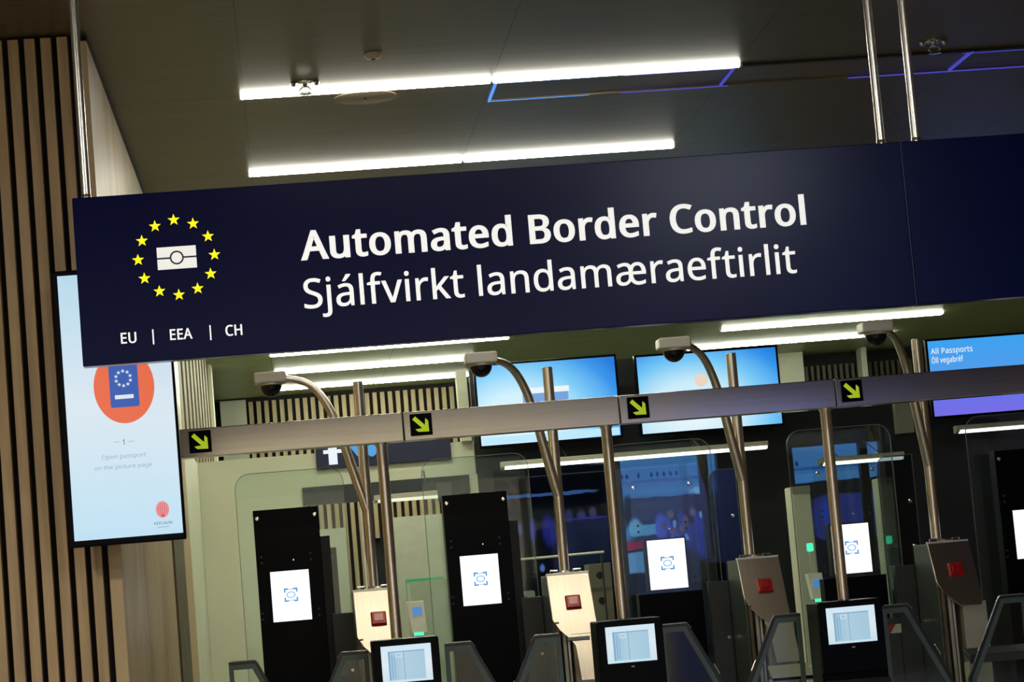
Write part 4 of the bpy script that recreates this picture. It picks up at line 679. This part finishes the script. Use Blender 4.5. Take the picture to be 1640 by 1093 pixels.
# ================================================================ FACE SCANNERS
def scanner(k):
    cx = -.03+k*1.0705; clear = k in (2, 3)
    lab = ['tall black face scanner with a white screen, leftmost, against the pale wall',
           'tall black face scanner with a white screen, second from the left',
           'face scanner with a white screen on clear glass, left of the third kiosk',
           'face scanner with a white screen on clear glass, behind the rightmost thin pole',
           'face scanner cut off by the right edge of the photo'][k]
    o = thing('face_scanner', (cx, 14.0, 0), lab, 'face scanner', 'face scanners on glass gates')
    pane = MB().prism(rounded(-.275, .345, 0, 2.345, .085, 'tl tr'), .22, .232).build('glass_pane', 'glass', o)
    mb = MB(); ring(mb, rounded(-.275, .345, 0, 2.345, .085, 'tl tr'), rounded(-.272, .342, .004, 2.342, .082, 'tl tr'), .2185, .2335)
    mb.build('glass_edge', 'edge', pane)
    if clear:
        MB().box(-.18, .187, 0, .12, 0, 1.47).build('cabinet', 'black', o, bevel=.003)
        MB().box(-.18, .187, .0, .008, 1.47, 2.12).build('clear_panel', 'glass', o)
        MB().box(-.12, .12, .01, .10, 1.48, 1.78).build('screen_box', 'blackmatt', o, bevel=.003)
    else:
        MB().box(-.18, .187, 0, .12, 0, 2.122).build('cabinet', 'black', o, bevel=.003)
        MB().box(.187, .24, .03, .12, 0, 1.95).build('side_strip', 'blackmatt', o)
    MB().box(-.108, .108, -.004, .001, 1.490, 1.771).build('screen', 'wtxt', o)
    # framing mark: square of corner brackets round an ellipse
    u, v = .0, 1.636; s = .038
    mb = MB()
    for sx in (-1, 1):
        for sz in (-1, 1):
            a, b = sorted((u+sx*s, u+sx*(s-.024))); c, d = sorted((v+sz*s, v+sz*(s-.008)))
            mb.box(a, b, -.0065, -.004, c, d)
            a, b = sorted((u+sx*s, u+sx*(s-.008))); c, d = sorted((v+sz*s, v+sz*(s-.024)))
            mb.box(a, b, -.0065, -.004, c, d)
    mb.build('frame_mark', 'wicon2', o)
    mb = MB(); ring(mb, ellipse(u, v, .026, .019, 20), ellipse(u, v, .019, .013, 20), -.0065, -.004)
    mb.box(u-.03, u+.03, -.0062, -.004, v+.028, v+.033); mb.box(u-.022, u+.022, -.0062, -.004, v-.033, v-.029)
    mb.build('oval_mark', 'wicon', o)
    for x, z, r in ((-.158, 2.075, .0115), (.165, 2.075, .0115), (.028, 1.83, .007)):
        MB().lathe((x, -.001, z), [(r, 0), (r, .008), (r*.6, .013)], 14, 'Y').build('bolt', 'chrome', o, smooth=True)
    for x, z in ((-.15, 1.86), (-.15, 1.825), (.125, 1.86), (.125, 1.825), (-.165, 1.545), (-.165, 1.51), (.15, 1.545), (.15, 1.51)):
        MB().lathe((x, -.001, z), [(.0065, 0), (.0065, .004)], 10, 'Y').build('stud', 'cabinet', o)
for k in range(5): scanner(k)

# ================================================================ GLASS GATE WINGS
def wing(x, side, label, y=12.1):
    """low swing leaf: glass with a dark edge strip, top flat then falling away"""
    o = thing('gate_wing', (x, y, 0), label, 'gate wing', 'low glass gate wings')
    s = side
    outer = [(0, .25), (0, 1.31), (.125, 1.31), (.31, .93), (.31, .25)]
    inner = [(.022, .27), (.022, 1.285), (.112, 1.285), (.286, .922), (.286, .27)]
    out2 = [(0, .25), (0, 1.324), (.134, 1.324), (.326, .935), (.326, .25)]
    def fx(pl): return [(s*a, b) for a, b in pl]
    MB().prism(fx(inner), .004, .010).build('glass', 'glass', o)
    mb = MB(); ring(mb, fx(outer), fx(inner), 0, .014); mb.build('edge_strip', 'wingedge', o)
    mb = MB(); ring(mb, fx(out2), fx(outer), -.004, .018); mb.build('outer_gasket', 'wingedgedark', o)
    MB().tube([(s*.245, -.012, 1.115), (s*.27, -.012, 1.065)], .004, 8).build('pull', 'chrome', o)
    mb = MB().tube([(s*.01, -.006, 1.327), (s*.128, -.006, 1.327), (s*.15, -.006, 1.30)], .0022, 8); mb.build('top_bead', 'steel', o)
    MB().box(min(0, s*.02), max(0, s*.02), -.01, .03, 0, .27).build('foot', 'sidegreen', o)
nm = ['first', 'second', 'third', 'fourth']
for k in range(4):
    wing((-.350, .697, 1.763, 2.872)[k], 1, ['glass gate wing at the bottom left against the pale wall',
        'glass gate wing between the first document terminal and the second kiosk',
        'glass gate wing right of the middle document terminal',
        'glass gate wing right of the third document terminal'][k])
    wing((.325, 1.275, 2.46, 3.60)[k], -1, ['glass gate wing in front of the first cream kiosk foot',
        'glass gate wing in front of the second kiosk, left of the middle terminal',
        'glass gate wing crossing the foot of the third kiosk',
        'glass gate wing at the lower right edge, beside the fourth kiosk foot'][k], 12.18 if k == 1 else 12.1)

# ================================================================ WALL SCREENS
def wall_screen(x0, x1, z0, z1, label, stops, radial, extras):
    o = thing('wall_screen', ((x0+x1)/2, 19.5, z0), label, 'screen', 'large blue wall screens')
    h = (x1-x0)/2; ht = z1-z0
    MB().box(-h-.018, h+.018, .0, .06, -.018, ht+.018).build('housing', 'black', o, bevel=.004)
    MB().box(-.2, .2, .06, .5, ht*.3, ht*.7).build('bracket', 'blackmatt', o)
    s = MB().box(-h, h, -.004, .001, 0, ht).build('screen', screen_mat('wall_screen_picture', stops, k=.95, radial=radial), o)
    for n, poly, m in extras: MB().prism(poly, -.008, -.004).build(n, m, s)
    return o, s
BL = [(0, (240, 252, 255)), (.38, (205, 240, 254)), (.62, (120, 205, 250)), (.85, (50, 150, 238)), (1, (24, 120, 220))]
gw = glow('picture_white', (238, 246, 252), .95); gb = glow('picture_blue', (112, 160, 220), .95); go = glow('picture_pale_orange', (240, 215, 195), .95)
wall_screen(1.545, 2.660, 2.712, 3.345, 'blue and white wall screen showing a picture of a card, left of the pair', BL, ((.24, 0, -.14), (1.0, 1, 1.3)),
    [('card_picture', rect(-.20, .165, .21, .385), gb), ('card_band', rect(-.20, .175, .385, .43), gw), ('taskbar', rect(-.545, .55, .005, .065), glow('picture_cyan', (190, 235, 255), .95))])
wall_screen(2.838, 3.968, 2.706, 3.322, 'blue and white wall screen with a faint orange spot, right of the pair', BL, ((.14, 0, -.16), (1.0, 1, 1.4)),
    [('spot', ellipse(-.06, .395, .055, .05, 24), go)])
BV = [(0, (120, 110, 235)), (.45, (95, 120, 235)), (.62, (78, 160, 240)), (1, (60, 165, 245))]
o, s = wall_screen(5.215, 6.345, 2.662, 3.272, 'blue wall screen reading All Passports at the right edge', BV, None, [])
for p in s.data.materials: pass
s.data.materials.clear(); s.data.materials.append(screen_mat('passport_screen_picture', BV, 'Z', .95))
lettering('screen_word', 'All Passports', -.545, -.20, .505, -.006, .044, gw, s, bold=(.010, .008), track=.03)
lettering('screen_word', 'Öll vegabréf', -.545, -.285, .43, -.006, .044, gw, s, bold=(.010, .008), track=.03)

# linear work lights under the screens
def work_light(x0, x1, y, z, label, lit, rise=.24):
    o = thing('work_light', ((x0+x1)/2, y, z), label, 'light', 'linear work lights under the wall screens')
    h = (x1-x0)/2
    MB().prismx([(0, .018), (.06, 0), (.10, .0), (.10, .06), (0, .06)], -h, h).build('housing', 'beige', o, bevel=.003)
    MB().prismx([(-.002, .017), (.058, -.002), (.058, .0), (.0, .019)], -h+.03, h-.01).box(-h+.03, h-.01, -.004, 0, .0, .022).build('tube', lit, o)
    for s in (-.5, .5): MB().tube([(h*s, .05, .05), (h*s, 19.98-y, rise)], .004, 8).build('wall_arm', 'cabinet', o)
lit = mat('work_light_tube', (.8, .8, .75), .5, 0, 2.2, (1, 1, .92), var=0)
work_light(1.66, 3.78, 19.2, 2.50, 'long beige work light under the pair of blue screens', lit)
work_light(5.30, 6.6, 19.2, 2.50, 'beige work light under the rightmost blue screen', lit, .10)
work_light(4.18, 4.86, 19.2, 2.33, 'short beige work light seen through the fourth glass gate', lit)
work_light(.67, 1.24, 19.7, 2.34, 'short white work light under the dark band of the partition', mat('white_tube', (.8, .8, .7), .5, 0, .5, (1, 1, .85)))

# navy board on the partition
o = thing('direction_board', (.78, 19.95, 2.655), 'navy board with a white and a light blue symbol on the pale partition', 'sign')
MB().box(-.54, .55, 0, .05, 0, .26).build('board', 'navyplain', o, bevel=.003)
MB().box(-.44, -.37, -.005, 0, .03, .17).box(-.48, -.33, -.005, 0, .12, .15).build('white_symbol', gw, o)
MB().prism([(-.27, .17), (-.17, .03), (-.15, .06), (-.21, .17)], -.005, 0).prism(ellipse(-.09, .12, .04, .05, 16), -.005, 0).build('blue_symbol', glow('sky_blue', (70, 160, 225), .9), o)

# ================================================================ LIT PICTURE WALL BEHIND THE BOOTH WINDOWS
o = thing('picture_wall', (3.2, 21.2, .8), 'large lit picture of an airliner and people in blue behind the booth windows', 'lit picture')
MB().box(-1.75, 2.3, 0, .08, 0, 2.0).build('frame', 'blackmatt', o, bevel=.004)
SK = 21.2/20.3
def soft_picture(name, base, shapes, k):
    """a lit picture made of soft-edged patches: (x, z, half width, half height, softness, power, colour)"""
    m = bpy.data.materials.new(name); m.use_nodes = True; nt = m.node_tree; L = nt.links.new
    bs = nt.nodes['Principled BSDF']; bs.inputs['Base Color'].default_value = (.01, .01, .01, 1); bs.inputs['Roughness'].default_value = .3
    tc = nt.nodes.new('ShaderNodeTexCoord'); nz = nt.nodes.new('ShaderNodeTexNoise'); nz.inputs['Scale'].default_value = 9
    L(tc.outputs['Object'], nz.inputs['Vector'])
    sb = nt.nodes.new('ShaderNodeVectorMath'); sb.operation = 'MULTIPLY_ADD'; sb.inputs[1].default_value = (.035, 0, .035); 
    L(nz.outputs['Color'], sb.inputs[0]); L(tc.outputs['Object'], sb.inputs[2])
    rgb = nt.nodes.new('ShaderNodeRGB'); rgb.outputs[0].default_value = (*srgb(*base), 1); cur = rgb.outputs[0]
    def mth(op, a, b=None):
        n = nt.nodes.new('ShaderNodeMath'); n.operation = op
        for i, v in enumerate((a, b)):
            if v is None: continue
            if isinstance(v, (int, float)): n.inputs[i].default_value = v
            else: L(v, n.inputs[i])
        return n.outputs[0]
    for x, z, rx, rz, soft, pw, c in shapes:
        cx, cz = x*SK-3.2+.0175, (z-1.55)*SK+.75+.0175
        mp = nt.nodes.new('ShaderNodeVectorMath'); mp.operation = 'SUBTRACT'; mp.inputs[1].default_value = (cx, 0, cz); L(sb.outputs[0], mp.inputs[0])
        sp = nt.nodes.new('ShaderNodeSeparateXYZ'); L(mp.outputs[0], sp.inputs[0])
        a = mth('POWER', mth('ABSOLUTE', mth('DIVIDE', sp.outputs[0], rx*SK)), pw); d = mth('POWER', mth('ABSOLUTE', mth('DIVIDE', sp.outputs[2], rz*SK)), pw)
        q = mth('ADD', a, d)
        mr = nt.nodes.new('ShaderNodeMapRange'); mr.interpolation_type = 'SMOOTHSTEP'
        mr.inputs['From Min'].default_value = 1+soft; mr.inputs['From Max'].default_value = max(0, 1-soft); L(q, mr.inputs['Value'])
        mx = nt.nodes.new('ShaderNodeMixRGB'); L(mr.outputs[0], mx.inputs[0]); L(cur, mx.inputs[1]); mx.inputs[2].default_value = (*srgb(*c), 1); cur = mx.outputs[0]
    L(cur, bs.inputs['Emission Color']); bs.inputs['Emission Strength'].default_value = k
    return m
sh = [(3.9, 2.45, 1.3, .225, .25, 8, (62, 116, 186)), (3.9, 2.36, 1.3, .012, .8, 4, (44, 88, 158)), (3.9, 2.28, 1.3, .028, .8, 4, (70, 126, 196))]
sh += [(x, 2.41, .012, .022, .8, 2, (20, 44, 100)) for x in (2.745, 2.785, 2.885, 2.995, 3.045, 3.095, 3.15, 3.20, 4.18, 4.22)]
sh += [(2.74, 2.06, .075, .20, .7, 2, (70, 120, 190)), (2.78, 2.10, .05, .15, .5, 2, (4, 6, 22)), (2.93, 1.96, .17, .045, .6, 4, (86, 148, 205)), (2.82, 1.99, .05, .07, .8, 2, (104, 168, 220)),
       (3.36, 2.255, .07, .022, .7, 2, (120, 175, 225)), (2.76, 1.84, .14, .035, .3, 6, (150, 22, 50)), (2.86, 1.70, .30, .085, .4, 4, (96, 146, 205)), (3.0, 1.65, .06, .08, .5, 2, (6, 7, 16)),
       (4.66, 1.94, .34, .19, .5, 6, (40, 48, 128)), (4.42, 1.98, .03, .10, .9, 2, (34, 60, 170)), (4.75, 2.19, .6, .055, .3, 6, (4, 6, 14))]
random.seed(9)
for i in range(16):
    x = 3.03+random.random()*.46; z = 1.78+random.random()*.26
    sh.append((x, z, .03+random.random()*.04, .05+random.random()*.06, .95, 2, random.choice([(44, 48, 170), (34, 38, 140), (66, 76, 205), (84, 96, 215), (30, 34, 118), (38, 40, 150)])))
for x, z in ((3.06, 1.985), (3.12, 2.07), (3.24, 2.02), (3.31, 2.08), (3.21, 1.95), (3.13, 1.93)): sh.append((x, z, .026, .034, .9, 2, random.choice([(92, 72, 98), (76, 60, 90), (104, 80, 100)])))
for x, z in ((3.15, 1.99), (3.38, 2.05), (3.40, 1.96), (3.12, 1.86), (3.24, 1.88)): sh.append((x, z, .014, .03, .95, 2, (120, 150, 235)))
sl = [(2.1, 2.32, .42, .014, .7, 6, (82, 124, 190)), (1.76, 2.32, .06, .02, .8, 2, (76, 126, 205)), (1.74, 2.06, .06, .035, .8, 2, (84, 150, 210)), (1.73, 2.12, .02, .06, .9, 2, (60, 110, 170)), (1.86, 2.05, .025, .04, .9, 2, (84, 104, 180)),
      (1.97, 2.04, .022, .09, .9, 2, (80, 76, 180)), (2.1, 2.02, .05, .12, .9, 2, (54, 52, 150)), (2.18, 2.0, .04, .12, .9, 2, (44, 46, 130)), (2.28, 2.13, .03, .05, .9, 2, (70, 66, 120)), (2.38, 2.13, .04, .04, .9, 2, (84, 76, 130)),
      (2.48, 2.14, .03, .04, .9, 2, (90, 78, 120)), (2.42, 2.10, .18, .008, .9, 4, (76, 66, 160)), (1.80, 1.70, .035, .05, .9, 2, (110, 170, 225)), (1.76, 1.67, .05, .05, .9, 2, (24, 90, 100)), (2.02, 1.72, .018, .035, .8, 2, (120, 160, 240)), (1.78, 1.84, .09, .012, .9, 4, (100, 28, 50))]
MB().box(2.60*SK-3.2, 5.05*SK-3.2, -.006, -.001, .15, 1.93).build('picture', soft_picture('airliner_picture', (5, 7, 18), sh, .8), o)
MB().box(1.62*SK-3.2, 2.595*SK-3.2, -.006, -.001, .15, 1.93).build('picture', soft_picture('dim_crowd_picture', (6, 9, 18), sl, 2.2), o)

# ================================================================ THINGS SEEN THROUGH THE LANES
o = thing('handrail', (1.87, 17.8, 0), 'thin pale horizontal handrail behind the second camera post', 'handrail')
MB().tube([(-.33, 0, 1.772), (.36, 0, 1.778)], .009, 10).build('bar', 'pale', o, smooth=True)
for x in (-.31, .34): MB().tube([(x, .0, 0), (x, .0, 1.77)], .007, 8).build('stanchion', 'cabinet', o)
o = thing('cabinet_box', (2.21, 18.0, 0), 'beige cabinet with two dark round knobs behind the second kiosk', 'cabinet')
MB().box(-.075, .085, 0, .3, 0, 1.70).build('body', mat('dull_beige', (.17, .16, .11), .5), o, bevel=.004)
for z in (1.615, 1.43): MB().lathe((.0, 0, z), [(.026, 0), (.022, .012)], 16, 'Y').build('knob', 'blackmatt', o)
o = thing('monitor_back', (1.64, 17.9, 0), 'pale grey desk fan housing with a round grille left of the second kiosk', 'fan')
MB().prism(rounded(-.075, .075, 1.32, 1.545, .015), 0, .06).build('housing', mat('dull_grey', (.34, .36, .32), .5), o)
mb = MB(); ring(mb, ellipse(-.02, 1.43, .066, .085, 24), ellipse(-.02, 1.43, .050, .068, 24), -.01, 0); mb.box(-.022, -.018, -.008, 0, 1.36, 1.5); mb.build('grille', 'darkgrey', o)
MB().box(-.02, .02, .02, .05, 0, 1.33).build('stand', 'cabinet', o)
o['label'] = 'pale grey box with a round dark grille left of the second kiosk'; o.name = 'desk_fan'

def exit_reader(x, z0, z1, lamp_z, label, wid=.06, blue=True):
    o = thing('document_reader', (x, 16.9, 0), label, 'document reader', 'lit document readers behind the lanes')
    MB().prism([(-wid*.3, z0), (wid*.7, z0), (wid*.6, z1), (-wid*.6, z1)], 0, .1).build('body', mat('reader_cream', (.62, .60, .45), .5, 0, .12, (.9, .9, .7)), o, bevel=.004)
    MB().box(-.012, .012, .02, .06, 0, z0+.02).build('stem', 'sidegreen', o)
    if blue: MB().box(-wid*.2, wid*.45, -.004, 0, z1-.10, z1-.04).build('label_plate', glow('label_blue', (90, 150, 215), .8), o)
    MB().box(-wid*.2, wid*.45, -.006, .0, z0-.018, z0).build('status_light', 'green', o)
    if lamp_z: 
        MB().box(-.022, -.012, .01, .02, z1, lamp_z).build('lamp_stem', 'pale', o)
        MB().prism(rounded(-.034, .006, lamp_z-.028, lamp_z+.028, .01), -.005, .02).build('green_lamp', 'green', o)
exit_reader(3.565, 1.32, 1.50, 1.68, 'cream document reader with a green lamp left of the fourth white screen', .085)
exit_reader(4.125, 1.32, 1.51, 1.686, 'slim cream document reader with a green lamp right of the fourth white screen', .03, False)
exit_reader(.795, 1.325, 1.54, None, 'cream document reader with a blue label right of the first camera post', .10)
o = thing('glass_screen', (1.0, 17.2, 0), 'clear partition glass with a faint green lit edge right of the first kiosk', 'glass screen')
MB().box(-.24, .2, 0, .01, 0, 1.68).build('pane', 'glass', o)
MB().box(-.24, .02, -.003, .013, 1.675, 1.692).box(-.243, -.237, -.003, .013, 1.55, 1.69).build('lit_edge', 'greendim', o)
MB().box(-.235, -.215, -.003, .02, 1.30, 1.66).build('end_post', 'pale', o)
# dark door frame pieces by the first two scanners
o = thing('door_frame', (.45, 15.6, 0), 'dark vertical gate post with a bright edge between the slats and first camera post', 'gate post')
MB().box(.0, .028, 0, .04, 0, 2.33).build('post', 'blackmatt', o); MB().box(-.012, .0, 0, .03, 0, 2.30).build('bright_edge', 'steel', o)
o = thing('door_frame', (.235, 16.5, 0), 'dark low gate post beside the leftmost face scanner', 'gate post')
MB().box(-.05, .05, 0, .05, 0, 1.94).build('post', 'booth', o); MB().box(-.05, -.03, -.05, 0, 0, 1.62).build('bright_edge', 'pale', o)
o = thing('door_frame', (1.06, 16.9, 0), 'dark gate frame left of the second face scanner', 'gate post')
MB().box(-.03, .06, 0, .05, 0, 2.28).build('post', 'booth', o); MB().box(-.05, .05, -.02, 0, 2.2, 2.33).build('closer', 'sidegreen', o)
# hazard sticker on a low post
o = thing('striped_post', (3.312, 13.75, 0), 'low dark post with a red and white striped sticker right of the third terminal', 'post')
MB().box(-.03, .045, .0, .05, 0, 1.22).build('post', 'cabinet', o, bevel=.004)
MB().box(-.048, .05, -.003, -.0005, 1.137, 1.187).build('sticker', 'pale', o)
MB().prism([(-.045, 1.137), (-.015, 1.137), (.02, 1.187), (-.03, 1.187)], -.005, -.003).build('red_stripe', 'red', o)
# tall glass side screens at the right
def side_glass(x0, x1, y, z, label):
    o = thing('glass_screen', ((x0+x1)/2, y, 0), label, 'glass screen', 'tall glass side screens')
    h = (x1-x0)/2
    p = MB().prism(rounded(-h, h, 0, z, .06, 'tl'), 0, .012).build('pane', 'glassdark', o)
    mb = MB(); ring(mb, rounded(-h, h, 0, z, .06, 'tl'), rounded(-h+.003, h-.003, .003, z-.003, .058, 'tl'), -.001, .013); mb.build('pane_edge', 'edge', p)
    for zz in (z-.28, z-.55): MB().lathe((h-.04, 0, zz), [(.012, 0), (.012, .01), (.006, .016)], 12, 'Y').build('fixing', 'chrome', o, smooth=True)
side_glass(2.49, 2.66, 14.6, 2.17, 'tall tinted glass side screen behind the third camera post')
side_glass(3.52, 3.74, 14.6, 2.17, 'tall tinted glass side screen behind the fourth camera post')
